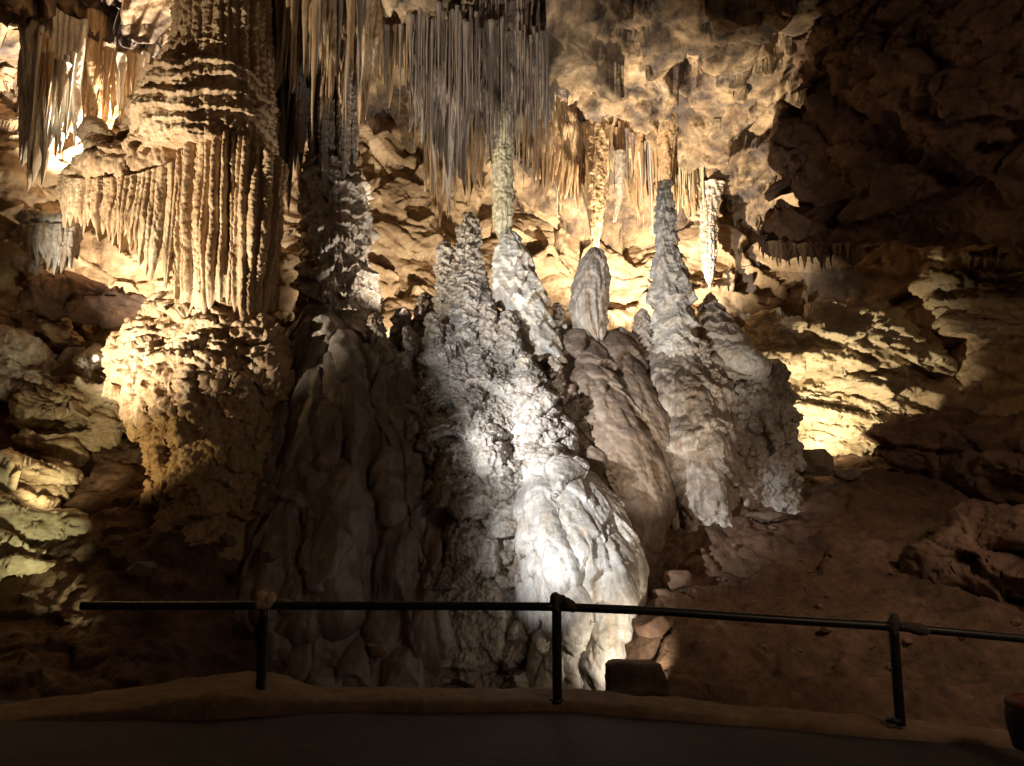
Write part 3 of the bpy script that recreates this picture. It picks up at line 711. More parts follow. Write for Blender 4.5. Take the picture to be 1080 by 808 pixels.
def curtain(rim, bot, seed, rope_px=7, back=.25, amp=.07, nsub=10, nv=70, tip=.35, top_in=.0, pop=.032, lenvar=.35, root=0.0, fold=.09):
    """closed sheet of fused drip ropes: rim rows (px,py,Y), bot = py below each rim point"""
    rim = np.array(rim, float); bot = np.array(bot, float)
    A = np.array([P(*r) for r in rim])
    Bz = np.array([P(r[0], b, r[2])[2] for r, b in zip(rim, bot)])
    R = resample(np.column_stack([A, Bz, rim[:, 2]]), .01)
    seg = np.concatenate([[0], np.cumsum(np.linalg.norm(np.diff(R[:, :2], axis=0), axis=1))])
    wm = rope_px * rim[:, 2].mean() / FPX
    nr = max(3, int(round(seg[-1] / wm))); nu = nr * nsub + 1
    s = np.linspace(0, seg[-1], nu)
    S = np.column_stack([np.interp(s, seg, R[:, c]) for c in range(4)])
    tx = np.gradient(S[:, 0], s); ty = np.gradient(S[:, 1], s); ln = np.hypot(tx, ty) + 1e-9
    nx_, ny_ = ty / ln, -tx / ln            # outward (towards the viewer for rims running left to right)
    sr = s / wm
    rngc = np.random.default_rng(seed)
    wob_ = .8 * pn(np.column_stack([sr * .42, np.full(nu, seed * 1.7), np.zeros(nu)])) + .9 * pn(np.column_stack([sr * .13, np.full(nu, seed * 2.7), np.zeros(nu)]))
    sw = sr + wob_
    i = np.floor(sw).astype(int); u = 2 * (sw - i) - 1
    Lr = 1 - lenvar * RND[(i * 3 + seed) % 256]
    lowf = pn(np.column_stack([np.floor(sw) * .21 + seed * 3.3, np.full(nu, .5), np.zeros(nu)]))
    Lr = Lr * (1 + min(.35, lenvar) * 1.1 * np.clip(lowf, -1, .3))
    Lr = Lr * (1 - tip * np.abs(u) ** 1.5)
    t = np.linspace(0, 1, nv)
    z = S[:, 2][None] + root * (1 - t[:, None]) ** 2 + (S[:, 3] - S[:, 2])[None] * Lr[None] * t[:, None]
    w = np.sqrt(np.clip(1 - u * u, 0, 1))
    ra = .35 + 1.25 * RND[(i * 7 + 11 + seed) % 256]
    thick = (1 - t[:, None] ** 6) * np.ones((1, nu))
    q = np.column_stack([np.repeat(S[:, 0][None], nv, 0).ravel(), np.repeat(S[:, 1][None], nv, 0).ravel(), z.ravel()])
    nz = (fbm(q * np.array([7, 7, 5]), 3)).reshape(nv, nu)
    kn = (.5 - worley(q * 17)[0]).reshape(nv, nu)
    big = fbm(q * np.array([2.2, 2.2, .8]), 2).reshape(nv, nu)
    roundtop = np.sqrt(np.clip(1 - (1 - np.clip(t[:, None] / .06, 0, 1)) ** 2, 0, 1))
    off = (amp * ra[None] * w[None] * (1 - .45 * t[:, None]) + .02 * nz + pop * kn + fold * big) * thick * (.35 + .65 * roundtop)
    sway = pn(np.column_stack([np.repeat(i[None] * .37 + seed, nv, 0).ravel(), np.repeat(t[:, None] * 2.3, nu, 1).ravel(), np.repeat(i[None] * 1.7, nv, 0).ravel()])).reshape(nv, nu) * wm * .8 * t[:, None]
    SX = S[:, 0][None] + (tx / ln)[None] * sway; SY = S[:, 1][None] + (ty / ln)[None] * sway
    Fr = np.stack([SX + nx_[None] * off, SY + ny_[None] * off, z], -1)
    bo = -(back * (1 - t[:, None] * .55)) * thick - .01
    Bk = np.stack([SX + nx_[None] * bo, SY + ny_[None] * bo, z], -1)
    V = np.vstack([Fr.reshape(-1, 3), Bk.reshape(-1, 3)]); nF = nv * nu
    F = [grid_faces(nv, nu, flip=True), grid_faces(nv, nu) + nF]
    def strip(a, b): return np.stack([a[:-1], a[1:], b[1:], b[:-1]], -1)
    idx = np.arange(nF).reshape(nv, nu)
    F.append(strip(idx[0], idx[0] + nF)); F.append(strip(idx[-1] + nF, idx[-1]))
    F.append(strip(idx[:, 0] + nF, idx[:, 0])); F.append(strip(idx[:, -1], idx[:, -1] + nF))
    return V, np.vstack(F)

# shelf body and its hanging drapery
shelf = [[(205, 170, 12.0, 40), (165, 176, 11.75, 32), (122, 182, 11.7, 28), (94, 190, 11.75, 19), (76, 196, 11.85, 10)],
         [(180, 135, 12.0, 30), (150, 158, 11.9, 22)], [(102, 138, 11.9, 8), (106, 160, 11.9, 14)], [(130, 200, 12.0, 24), (110, 205, 12.1, 18)],
         [(170, 110, 12.2, 20), (150, 150, 12.2, 18)]]
def sd(p, n):
    return .08 * fbm(p * 1.8, 3) + shingle(p, (-.5, -.6, -.6), 2.2, 2.2, .14) + .05 * (.5 - worley(p * 8)[0]) + .04 * (.5 - worley(p * 17)[0])
body('shelf', shelf, .022, 3, sd, M['column'], 'dark knobbly shelf top', None, parent=colm)
V, F = curtain([(68, 184, 11.7), (82, 188, 11.42), (105, 188, 11.27), (130, 186, 11.17), (160, 178, 11.15), (188, 168, 11.25), (205, 158, 11.35)], [232, 250, 258, 262, 290, 322, 334], 4, rope_px=6.5, amp=.09, lenvar=.25, nv=110, tip=.22, back=.5)
obj('drapery', V, F, M['column'], parent=colm)
V, F = curtain([(198, 160, 11.35), (215, 150, 11.25), (240, 140, 11.2), (268, 150, 11.25), (286, 165, 11.5), (291, 180, 11.9)], [330, 333, 335, 336, 336, 334], 9, rope_px=8.5, amp=.19, lenvar=.05, nv=170, tip=.05, back=.4, pop=.05)
obj('drapery', V, F, M['column'], parent=colm)
# base
cb_sp = [(222, 375, 12.0, 52), (224, 415, 11.9, 74), (228, 460, 11.75, 66), (230, 520, 11.6, 58), (228, 620, 11.5, 60)]
cb = [cb_sp, [(160, 344, 11.9, 10), (158, 364, 11.7, 22), (165, 400, 11.5, 30), (175, 440, 11.4, 30)], [(128, 372, 11.8, 9), (133, 390, 11.6, 14), (150, 420, 11.5, 22)],
      [(144, 356, 11.8, 10), (150, 372, 11.6, 13)], [(182, 338, 11.7, 8), (184, 352, 11.6, 16)], [(168, 322, 11.8, 5), (169, 336, 11.75, 9)], [(193, 320, 11.7, 4), (194, 334, 11.65, 7)],
      [(225, 366, 11.6, 20), (262, 362, 11.6, 20), (286, 374, 11.8, 16)], [(240, 392, 11.4, 18), (272, 390, 11.4, 18), (296, 400, 11.6, 12)]]
parts = [lobe(l) for l in cb] + drips(cb_sp, 50, (-80, 70), (.05, .13), (.15, .5), rng)
V, F = fuse(parts, .021, 3)
def cbd(p, n):
    warp = np.stack([pn(p * 1.4), pn(p * 1.4 + 20), pn(p * 1.4 + 40)], 1)
    ph_ = p[:, 2] * 4.2 + .8 * pn(np.column_stack([p[:, 0] * 1.6, p[:, 1] * 1.6, p[:, 2] * .6])) + .3 * pn(p * 7)
    fr = ph_ - np.floor(ph_); rim_ = (1 - fr) * sstep(0, .12, fr)
    top = sstep(1.45, 2.0, p[:, 2]); 
    fl = ridged(np.column_stack([p[:, 0] * 9, p[:, 1] * 9, p[:, 2] * 1.5]), 2)
    return .06 * fbm(p * 1.5, 3) + top * (.10 * rim_ + .035 * fl) + shingle(p, (0, -.3, -1), 2.4, 2.0, .13) + shingle(p + 3, (0, -.3, -1), 5, 5, .05) + .07 * (.5 - worley(p * 7.5 + warp)[0]) + .045 * (.5 - worley(p * 17)[0]) + .012 * fbm(p * 15, 2)
V = displace(V, F, cbd)
obj('base', V, F, M['column'], parent=colm)
# small detached hanging clump left of the shelf
hc = empty('hanging_drapery', P(52, 230, 12.4))
tag(hc, 'small pale fringed drapery clump hanging below the shelf at the far left', 'drapery')
body('top', [[(22, 248, 12.4, 5), (36, 236, 12.3, 8), (58, 232, 12.25, 9), (82, 236, 12.4, 8)], [(22, 276, 12.2, 6), (34, 282, 12.2, 7)]], .022, 2, sd, M['pale'], None, None, parent=hc)
V, F = curtain([(26, 240, 12.3), (40, 236, 12.1), (58, 236, 12.05), (76, 236, 12.1), (86, 240, 12.4)], [268, 288, 294, 292, 272], 21, rope_px=6, amp=.07, lenvar=.3, nv=60, back=.35)
obj('fringe', V, F, M['pale'], parent=hc)
print('column', time.time() - T0)

# ------------------------------------------------------------------ second, dark column behind (stacked draped tiers)
col2 = empty('stacked_column', P(350, 400, 12.9))
tag(col2, 'shadowy column of stacked ragged drip tiers just right of the giant fluted column', 'column')
V, F = spindle([(160, 328, 366), (185, 324, 378), (210, 320, 388), (250, 318, 391), (300, 318, 392), (340, 322, 396), (400, 324, 402), (440, 326, 404)], 12.9, 81, tier=.34, tamp=.42, rope=.03, nrope=34, pop=.04, wob=.16, nu=260)
obj('lower_stack', V, F, M['calcite'], parent=col2)
for k, (x, w, t, b) in enumerate([(332, 9, -20, 178), (350, 7, -20, 196), (363, 8, -10, 188), (374, 6, 10, 172), (318, 8, -20, 160), (341, 6, 0, 190)]):
    V, F = spindle([(t, x - w * 1.5, x + w * 1.5), (t + 40, x - w * 1.2, x + w * 1.2), ((t + b) / 2, x - w, x + w), (b - 25, x - w * .7, x + w * .7), (b, x - 1.5, x + 1.5)], 12.6 - .12 * (k % 3), 90 + k, tier=.4, tamp=.12, rope=.02, nrope=9, pop=.02, wob=.1, nu=56)
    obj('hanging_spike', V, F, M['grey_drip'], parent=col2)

# dark wall draperies between the two columns
V, F = curtain([(282, -30, 12.9), (298, -30, 12.7), (315, -30, 12.9), (330, -30, 13.1)], [330, 330, 300, 240], 31, rope_px=7, amp=.1, lenvar=.3, nv=120, back=.6)
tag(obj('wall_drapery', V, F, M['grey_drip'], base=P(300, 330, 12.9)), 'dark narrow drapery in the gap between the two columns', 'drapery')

# ------------------------------------------------------------------ ceiling curtains
def on_ceiling(px, py, back=0.0):
    """distance at which the line through this pixel meets the ceiling"""
    lo, hi = 11.0, 18.5
    for _ in range(30):
        m_ = (lo + hi) / 2; q = P(px, py, m_)
        if q[2] < ceil_z(q[0], m_): lo = m_
        else: hi = m_
    # lo: first distance where the sight line is still under the ceiling
    return min(max(lo, 12.2), 16.9) - back
def rooted(rim, back=.15, up=5):
    return [(a, b - up, on_ceiling(a, b, back)) for a, b, _ in rim]
def curtain_thing(rim, bot, mat, label, base=None, **kw):
    kw.setdefault('root', 1.2); kw.setdefault('fold', .2)
    V, F = curtain(rim, bot, **kw)
    r = rim[len(rim) // 2]
    return tag(obj('ceiling_curtain', V, F, mat, base=P(*r)), label, 'drapery')
curtain_thing([(292, -20, 12.2), (320, -15, 12.0), (350, 0, 12.0), (380, 10, 12.1), (405, 20, 12.3)], [110, 150, 130, 150, 96], M['tan_drip'], 'brown ceiling drapery hanging above the shadowy stacked column', seed=33, rope_px=7, amp=.12, lenvar=.55, nv=90, back=.5)
curtain_thing([(380, 5, 12.6), (410, 18, 12.6), (430, 24, 12.6), (456, 32, 12.6)], [105, 120, 140, 135], M['tan_drip'], 'brown ragged drapery above the bright gap left of the grey fringe', seed=34, rope_px=6, amp=.1, lenvar=.6, nv=90, back=.5)
curtain_thing(rooted([(430, 26, 12.5), (455, 24, 12.3), (480, 32, 12.2), (510, 44, 12.2), (540, 54, 12.25), (562, 60, 12.3), (582, 66, 12.5), (606, 92, 12.8)], .3), [150, 200, 210, 195, 175, 158, 128, 112], M['grey_drip'], 'broad grey fringe of needle drips under the dark ceiling edge', seed=35, rope_px=3.8, amp=.08, lenvar=.6, nv=140, back=.5)
curtain_thing([(498, 40, 12.3), (516, 44, 12.2), (538, 50, 12.2), (562, 58, 12.35)], [140, 172, 166, 128], M['grey_drip'], 'dense grey drip clump hanging in front of the top of the pale yellow pillar', seed=45, rope_px=3.8, amp=.07, lenvar=.5, nv=110, back=.4)
curtain_thing([(448, 62, 13.3), (470, 60, 13.2), (492, 62, 13.2), (508, 64, 13.4)], [210, 245, 240, 200], M['tan_drip'], 'olive brown hanging mass below the grey fringe', seed=36, rope_px=6, amp=.09, lenvar=.25, nv=100, back=.4)
curtain_thing(rooted([(556, 90, 13.3), (575, 94, 13.1), (600, 122, 13.3), (620, 132, 13.6)]), [215, 220, 225, 200], M['tan_drip'], 'orange streaked drapery right of the pale yellow pillar', seed=37, rope_px=5, amp=.07, lenvar=.4, nv=100, back=.4)
curtain_thing(rooted([(590, 137, 13.9), (612, 144, 13.7), (630, 158, 13.8), (660, 156, 14.0), (690, 172, 14.0), (720, 178, 14.2), (738, 190, 14.4)]), [235, 245, 250, 225, 240, 235, 225], M['tan_drip'], 'long tan fringe of drips above the bullet shaped stalagmite', seed=38, rope_px=5, amp=.07, lenvar=.55, nv=100, back=.4)
stalagmite('hanging_pillar', [(100, 527, 534), (112, 522, 540), (130, 518, 542), (155, 520, 540), (180, 519, 541), (210, 520, 541), (232, 521, 540), (248, 524, 538), (258, 530, 536)], 12.35, M['yellow_drip'],
           'pale yellow hanging pillar meeting the white stalagmite below it', 'stalactite', seed=51, tier=.4, tamp=.06, rope=.03, nrope=12, pop=.02, wob=.04, nu=80)
stalagmite('stalactite', [(196, 734, 764), (212, 737, 759), (228, 739, 755), (250, 738, 755), (270, 740, 755), (288, 743, 753), (298, 746, 751), (305, 748, 749)], on_ceiling(746, 208, .35), M['calcite'],
           'knobbly carrot shaped stalactite hanging above the rightmost stalagmite', seed=53, tier=.3, tamp=.07, rope=.02, nrope=14, pop=.03, wob=.08, nu=72)
stalagmite('stalactite', [(130, 616, 640), (160, 618, 640), (190, 618, 638), (215, 619, 637), (240, 622, 634), (258, 625, 631), (264, 627, 629)], on_ceiling(628, 140, .5), M['tan_drip'],
           'thick rough tan stalactite right above the bullet shaped stalagmite', seed=55, tier=.5, tamp=.03, rope=.03, nrope=12, pop=.012, wob=.09, nu=80)
stalagmite('stalactite', [(160, 647, 659), (185, 649, 659), (205, 649, 657), (225, 648, 652), (234, 647, 649)], on_ceiling(653, 165, .6), M['calcite'],
           'white pointed stalactite in the dark cleft beside the thick rough tan one', seed=57, tier=0, rope=.02, nrope=7, pop=.004, wob=.05, nu=48)
stalagmite('stalactite', [(108, 682, 722), (132, 688, 715), (155, 692, 712), (175, 695, 710), (195, 697, 707), (212, 699, 705)], on_ceiling(701, 172, .55), M['tan_drip'],
           'tan flared stalactite coming down on the tip of the tallest pillar', seed=59, tier=0, rope=.02, nrope=9, pop=.012, wob=.08, nu=56)
# left ceiling
curtain_thing([(24, 10, 12.3), (34, 40, 12.2), (50, 70, 12.2), (70, 82, 12.3), (88, 85, 12.4)], [120, 200, 215, 190, 150], M['pale'], 'pale drip curtain falling from the upper left corner to the dark ledge', seed=41, rope_px=6, amp=.09, lenvar=.3, nv=100, back=.4)
curtain_thing([(76, 80, 12.7), (92, 72, 12.5), (108, 80, 12.7)], [140, 150, 138], M['tan_drip'], 'rounded brown drapery knob in the upper left cluster', seed=42, rope_px=4, amp=.05, lenvar=.2, nv=60, back=.5)
curtain_thing([(104, 70, 13.0), (124, 80, 12.9), (142, 86, 13.0), (158, 84, 13.2)], [140, 150, 145, 120], M['tan_drip'], 'ragged tan drapery between the brown knob and the giant column', seed=43, rope_px=6, amp=.09, lenvar=.6, nv=60, back=.4)
print('curtains', time.time() - T0)

# ------------------------------------------------------------------ single stalactites (shared shapes, one object each)
def drip_mesh(name, seed, mat, nu=14, nv=46):
    t = np.linspace(0, 1, nv); th = np.linspace(0, 2 * math.pi, nu, endpoint=False)
    tt, aa = np.meshgrid(t, th, indexing='ij')
    so = seed * 5.3
    r = (1 - tt ** 1.15) ** .85 * (.66 + .5 * np.exp(-tt * 6)) + .03 * (1 - tt)
    ring = np.column_stack([np.cos(aa).ravel() + so, np.sin(aa).ravel() + so])
    r = r * (1 + .28 * pn(np.column_stack([ring * 1.1, tt.ravel() * 5])).reshape(nv, nu) + .16 * pn(np.column_stack([ring * 2.2, tt.ravel() * 14])).reshape(nv, nu))
    r = np.maximum(r, .03)
    cx = .5 * pn(np.column_stack([np.full(nv, so), t * 2.2, np.zeros(nv)])); cy = .5 * pn(np.column_stack([np.full(nv, so + 9), t * 2.2, np.zeros(nv)]))
    V = np.stack([cx[:, None] * tt + r * np.cos(aa), cy[:, None] * tt + r * np.sin(aa), -tt], -1).reshape(-1, 3)
    F = grid_faces(nv, nu, True, flip=True)
    i0 = len(V); V = np.vstack([V, [cx[-1], cy[-1], -1.01], [0, 0, 0.0]]); k = np.arange(0, nu, 2); b = (nv - 1) * nu
    F = np.vstack([F, np.stack([np.full_like(k, i0), b + (k + 2) % nu, b + k + 1, b + k], -1), np.stack([np.full_like(k, i0 + 1), k, k + 1, (k + 2) % nu], -1)])
    me = mesh(name, V, F); me.materials.append(mat); return me
DR = {m: [drip_mesh('stalactite', 3 + 7 * k + 50 * j, M[m]) for k in range(6)] for j, m in enumerate(['grey_drip', 'tan_drip', 'pale', 'yellow_drip', 'brown'])}
rs = random.Random(4)
n_st = 0
def fringe(rim, n, lo, hi, w, mats, label, group, dy=.25, sink=.55):
    """n single stalactites along rim rows (px,py,Y); length lo..hi px, half width w px"""
    global n_st
    rim = np.array(rim, float)
    for k in range(n):
        u = (k + rs.uniform(.1, .9)) / n * (len(rim) - 1)
        j = min(int(u), len(rim) - 2); fr = u - j
        px, py, Yd = rim[j] * (1 - fr) + rim[j + 1] * fr
        Yd += rs.uniform(-dy, dy)
        sk = sink * rs.uniform(.6, 1.4)
        L = lo + (hi - lo) * rs.random() ** 1.6
        p = P(px, py, Yd)
        m = rs.choice(mats)
        o = bpy.data.objects.new('stalactite', rs.choice(DR[m])); COL.objects.link(o)
        ww = rs.uniform(*w) * rs.choice([.7, .9, 1, 1, 1.3, 1.9]) * Yd / FPX
        o.location = (p[0], p[1], p[2] + sk); o.scale = (ww * 1.25, ww * 1.25, L * Yd / FPX + sk)
        o.rotation_euler = (0, 0, rs.uniform(0, 6.28))
        tag(o, label, 'stalactite', group); n_st += 1
fringe([(385, 40, 12.4), (420, 50, 12.4), (446, 60, 12.4)], 18, 25, 95, (1.4, 3.4), ['tan_drip', 'grey_drip'], 'brown stalactite hanging before the bright gap left of the grey fringe', 'stalactites over the bright gap')
fringe([(438, 40, 12.2), (480, 45, 12.1), (520, 55, 12.05), (578, 66, 12.2)], 44, 50, 155, (1.3, 2.8), ['grey_drip'], 'thin grey stalactite in front of the broad grey fringe', 'thin stalactites of the grey fringe')
fringe([(450, 110, 12.95), (480, 110, 12.9), (508, 110, 13.0)], 10, 50, 120, (2.5, 4.5), ['tan_drip', 'grey_drip'], 'olive brown stalactite on the hanging mass below the grey fringe', 'stalactites of the olive brown mass')
fringe(rooted([(544, 110, 12.7), (560, 110, 12.9), (584, 115, 13.1)], .4), 26, 30, 130, (1.4, 3), ['tan_drip', 'yellow_drip'], 'tan stalactite just right of the pale yellow pillar', 'stalactites beside the yellow pillar')
fringe(rooted([(566, 62, 12.7), (584, 70, 12.9), (604, 92, 13.1)], .35), 10, 25, 80, (1.4, 2.8), ['grey_drip', 'tan_drip'], 'short grey stalactite at the stepped right end of the broad grey fringe', 'stalactites at the right end of the grey fringe')
fringe(rooted([(585, 145, 13.5), (612, 150, 13.4)], .4), 14, 30, 110, (1.4, 3), ['tan_drip', 'yellow_drip', 'grey_drip'], 'tan stalactite left of the thick rough one', 'stalactites left of the thick rough one')
fringe(rooted([(642, 160, 13.6), (670, 172, 13.7), (700, 180, 13.7)], .4), 36, 18, 85, (1.2, 2.8), ['tan_drip', 'grey_drip', 'pale'], 'slim stalactite between the white pointed one and the tallest pillar', 'stalactites left of the tallest pillar')
fringe(rooted([(704, 182, 13.7), (725, 190, 13.9), (742, 200, 14.2)], .4), 22, 14, 60, (1.2, 2.6), ['tan_drip', 'yellow_drip'], 'short tan stalactite right of the top of the tallest pillar', 'stalactites right of the tallest pillar')
fringe([(292, 10, 11.9), (330, 20, 11.8), (380, 30, 12.0)], 16, 60, 150, (2.5, 5), ['tan_drip', 'grey_drip'], 'long dark stalactite hanging above the shadowy stacked column', 'stalactites above the stacked column')
fringe([(30, 50, 12.1), (50, 85, 12.0), (75, 95, 12.1)], 12, 30, 100, (2, 4), ['pale', 'tan_drip'], 'pale stalactite of the upper left curtain', 'stalactites of the upper left curtain')
fringe([(100, 85, 12.8), (130, 92, 12.7), (155, 90, 12.9)], 11, 15, 60, (2.5, 4.5), ['tan_drip', 'pale'], 'tan stalactite over the dark shelf left of the giant column', 'stalactites over the shelf')
print('stalactites', n_st, time.time() - T0)

# ------------------------------------------------------------------ right: overhang, slab, rocks
oh = [[(905, 40, 12.2, 60), (980, 60, 11.4, 100), (1100, 80, 10, 140), (1250, 90, 9, 170)],
      [(872, 150, 12.6, 46), (930, 170, 12.2, 70), (1020, 180, 11.4, 74), (1150, 180, 10, 84), (1300, 200, 9, 100)],
      [(850, 120, 12.8, 22), (838, 170, 12.8, 22), (870, 210, 12.8, 34)],
      [(826, 246, 13.2, 18), (860, 238, 13.0, 26), (930, 232, 12.7, 30), (1010, 232, 12, 28)],
      [(870, 40, 12.8, 30), (858, 90, 12.8, 22)]]
def od(p, n):
    q = p.copy(); q[:, 2] *= 1.6; q[:, 2] += .3 * p[:, 0]
    return .14 * fbm(p * .7, 3) + facet(q, .8, .28, .10, .02, .5) + facet(q + 4, 2.2, .20, .06, .02, .5) + facet(q + 8, 5.5, .2, .08, .03, .4) + .03 * fbm(p * 4, 5)
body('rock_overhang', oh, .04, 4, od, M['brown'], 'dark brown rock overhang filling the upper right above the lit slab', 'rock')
fringe([(800, 258, 13.0), (830, 262, 12.9), (870, 262, 12.8), (905, 262, 12.6)], 26, 8, 30, (1.6, 3.6), ['brown', 'tan_drip'], 'stubby brown stalactite under the lower lip of the dark overhang', 'stalactites under the overhang', sink=.08)
fringe([(822, 186, 12.6), (838, 188, 12.5), (852, 186, 12.5)], 7, 6, 16, (1.4, 2.4), ['brown'], 'tiny dark stalactite on the left tip of the overhang against the bright ceiling', 'tiny stalactites on the overhang tip', sink=.06)

def strata_d(p, n):
    q = np.column_stack([p[:, 0] * .75 + p[:, 2] * .15, p[:, 1] * .75, p[:, 2] * 2.6 + p[:, 0] * .7])
    return .10 * fbm(p * .9, 3) + facet(q, .9, .28, .14, .05) + facet(q + 4, 2.2, .34, .16, .06) + facet(q + 9, 5, .36, .2, .08) + .012 * fbm(p * 12, 3)
slab = [[(815, 372, 14.75, 34), (900, 366, 14.6, 40), (975, 378, 14.5, 22)], [(795, 354, 14.9, 16), (860, 347, 14.6, 24), (920, 343, 14.5, 18), (942, 348, 14.5, 8)], [(830, 385, 15.0, 34), (890, 385, 14.9, 40), (950, 390, 14.7, 30), (985, 384, 14.6, 14)],
        [(850, 430, 14.9, 36), (910, 425, 14.7, 40), (960, 420, 14.6, 24)], [(860, 465, 14.6, 24), (920, 460, 14.5, 24), (980, 455, 14.3, 20), (1020, 450, 14, 18)]]
body('rock_slab', slab, .03, 3, strata_d, M['strata'], 'pale layered rock slab lit warm at the right behind the mound', 'rock')
body('rock_outcrop', [[(1005, 300, 13.4, 30), (1050, 300, 13, 34), (1100, 300, 12.6, 40)], [(1010, 330, 13.3, 24), (1060, 335, 12.9, 30), (1120, 330, 12.4, 40)]], .03, 3, strata_d, M['strata'], 'small orange layered outcrop lit at the right edge below the overhang', 'rock')
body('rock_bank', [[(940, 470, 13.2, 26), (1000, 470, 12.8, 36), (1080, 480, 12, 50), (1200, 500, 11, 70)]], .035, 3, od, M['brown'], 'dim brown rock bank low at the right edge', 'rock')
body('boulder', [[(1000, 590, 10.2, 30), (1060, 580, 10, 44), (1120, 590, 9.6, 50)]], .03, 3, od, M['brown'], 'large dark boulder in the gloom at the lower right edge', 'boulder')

def stone(name, px, py, Yd, w, h, label, mat, seed, dpt=.8, kind='boulder', group=None):
    """angular stone: a sphere cut by random planes"""
    rngs = np.random.default_rng(seed)
    nv, nu = 40, 64
    ph_ = np.linspace(.001, math.pi - .001, nv); th = np.linspace(0, 2 * math.pi, nu, endpoint=False)
    a, b = np.meshgrid(ph_, th, indexing='ij')
    d = np.stack([np.sin(a) * np.cos(b), np.sin(a) * np.sin(b), np.cos(a)], -1).reshape(-1, 3)
    pl = rngs.normal(size=(13, 3)); pl /= np.linalg.norm(pl, axis=1)[:, None]
    pl = np.vstack([pl, [0, 0, 1], [0, 0, -1]]); rad = np.concatenate([rngs.uniform(.72, 1.0, 13), [.8, .9]])
    k = rad[None] / np.maximum(d @ pl.T, 1e-3); r = np.minimum(k.min(1), 1.15)
    sc = Yd / FPX
    V = d * r[:, None] * np.array([w * sc, w * sc * dpt, h * sc])
    V += d * (.035 * w * sc * fbm(d * 3 + seed, 4))[:, None]
    c = P(px, py, Yd)
    F = grid_faces(nv, nu, True, flip=True)
    o = obj(name, V + c, F, mat, base=c - np.array([0, 0, h * sc * .9]))
    return tag(o, label, kind, group)
stone('boulder', 859, 487, 12.7, 19, 16, 'dark angular boulder silhouetted before the lamp glow at the foot of the slab', M['stone'], 3)
stone('boulder', 893, 500, 13.0, 14, 7, 'flat dark stone lying right of the silhouetted boulder', M['stone'], 5)
stone('boulder', 806, 545, 11.8, 20, 6, 'flat slab stone on the dirt slope below the crusty flowstone', M['stone'], 7)
stone('boulder', 714, 612, 10.0, 14, 12, 'grey angular stone on the dirt near the white nose', M['brown'], 9)
stone('boulder', 700, 628, 9.7, 12, 8, 'small brown stone tucked below the grey angular one', M['brown'], 11)
stone('boulder', 690, 660, 9.3, 18, 14, 'dark rounded rock right behind the rail beside the white nose', M['brown'], 13)
# flat topped block by the kerb that shields the lamp
bw = [(641, 703), (648, 699), (690, 701), (697, 703), (703, 716), (710, 736), (641, 736)]
def block(outline, Yd, dep, name, label, mat, cat):
    n = len(outline); fine = []
    for i in range(n):
        a, b = np.array(outline[i], float), np.array(outline[(i + 1) % n], float)
        for t in np.linspace(0, 1, 12, endpoint=False): fine.append(a + (b - a) * t)
    fine = np.array(fine); c = fine.mean(0); rings = []
    for dy, s in [(0, .02), (0, .3), (0, .6), (0, .9), (.03, .985), (.07, 1), (dep * .5, 1.0), (dep - .05, 1), (dep, .96), (dep, .5), (dep, .02)]:
        rings.append([P(*(c + (q - c) * s), Yd) + np.array([0, dy, 0]) for q in fine])
    V = np.array(rings).reshape(-1, 3); F = grid_faces(len(rings), len(fine), True)
    V = displace(V, F, lambda p, nn: .018 * fbm(p * 5, 3) + .006 * fbm(p * 20, 2))
    return tag(obj(name, V, F, mat, base=P(c[0], 736, Yd)), label, cat)
block(bw, 7.8, .22, 'stone_block', 'dark flat topped stone block behind the kerb at the foot of the white nose', M['stone'], 'block')

# ------------------------------------------------------------------ left bank rocks
body('boulder', [[(-40, 395, 13.6, 30), (10, 392, 13.4, 32), (40, 402, 13.3, 20)], [(0, 375, 13.6, 16), (30, 372, 13.6, 12)]], .03, 3, strata_d, M['calcite'], 'large smooth grey boulder at the left edge above the bright ground', 'boulder')
body('boulder', [[(-20, 345, 14.2, 14), (30, 350, 14.1, 16), (70, 362, 14.0, 12)], [(55, 342, 14.2, 8), (68, 352, 14.1, 9)]], .03, 3, strata_d, M['wall'], 'low brown ledge rock behind the large smooth grey boulder', 'boulder')
stone('boulder', 79, 380, 13.5, 15, 16, 'small pale boulder lit bright beside the large smooth grey one', M['calcite'], 23)
body('rock_ledge', [[(50, 440, 12.9, 26), (100, 425, 12.8, 34), (140, 430, 12.6, 28)], [(75, 462, 12.4, 18), (120, 448, 12.3, 20)], [(40, 470, 12.3, 14), (60, 490, 12.0, 14)], [(110, 398, 13.2, 20), (150, 405, 13, 18)]], .028, 3, strata_d, M['strata'], 'yellow lit rock ledge just left of the column base', 'rock')
body('rock_ledge', [[(70, 560, 10.6, 18), (20, 545, 10.4, 30), (-30, 530, 10.4, 40)], [(60, 510, 11.2, 18), (20, 520, 10.9, 26)], [(20, 600, 9.9, 22), (-30, 590, 9.8, 36)]], .028, 2, strata_d, M['strata'], 'craggy bright ground ledge at the lower left edge', 'rock')
body('rock_lip', [[(40, 312, 13.7, 14), (70, 308, 13.6, 15), (100, 318, 13.5, 18), (150, 326, 13.4, 18), (195, 332, 13.3, 18)]], .03, 3, od, M['brown'], 'dark rock lip below the lit wall under the shelf drapery', 'rock')
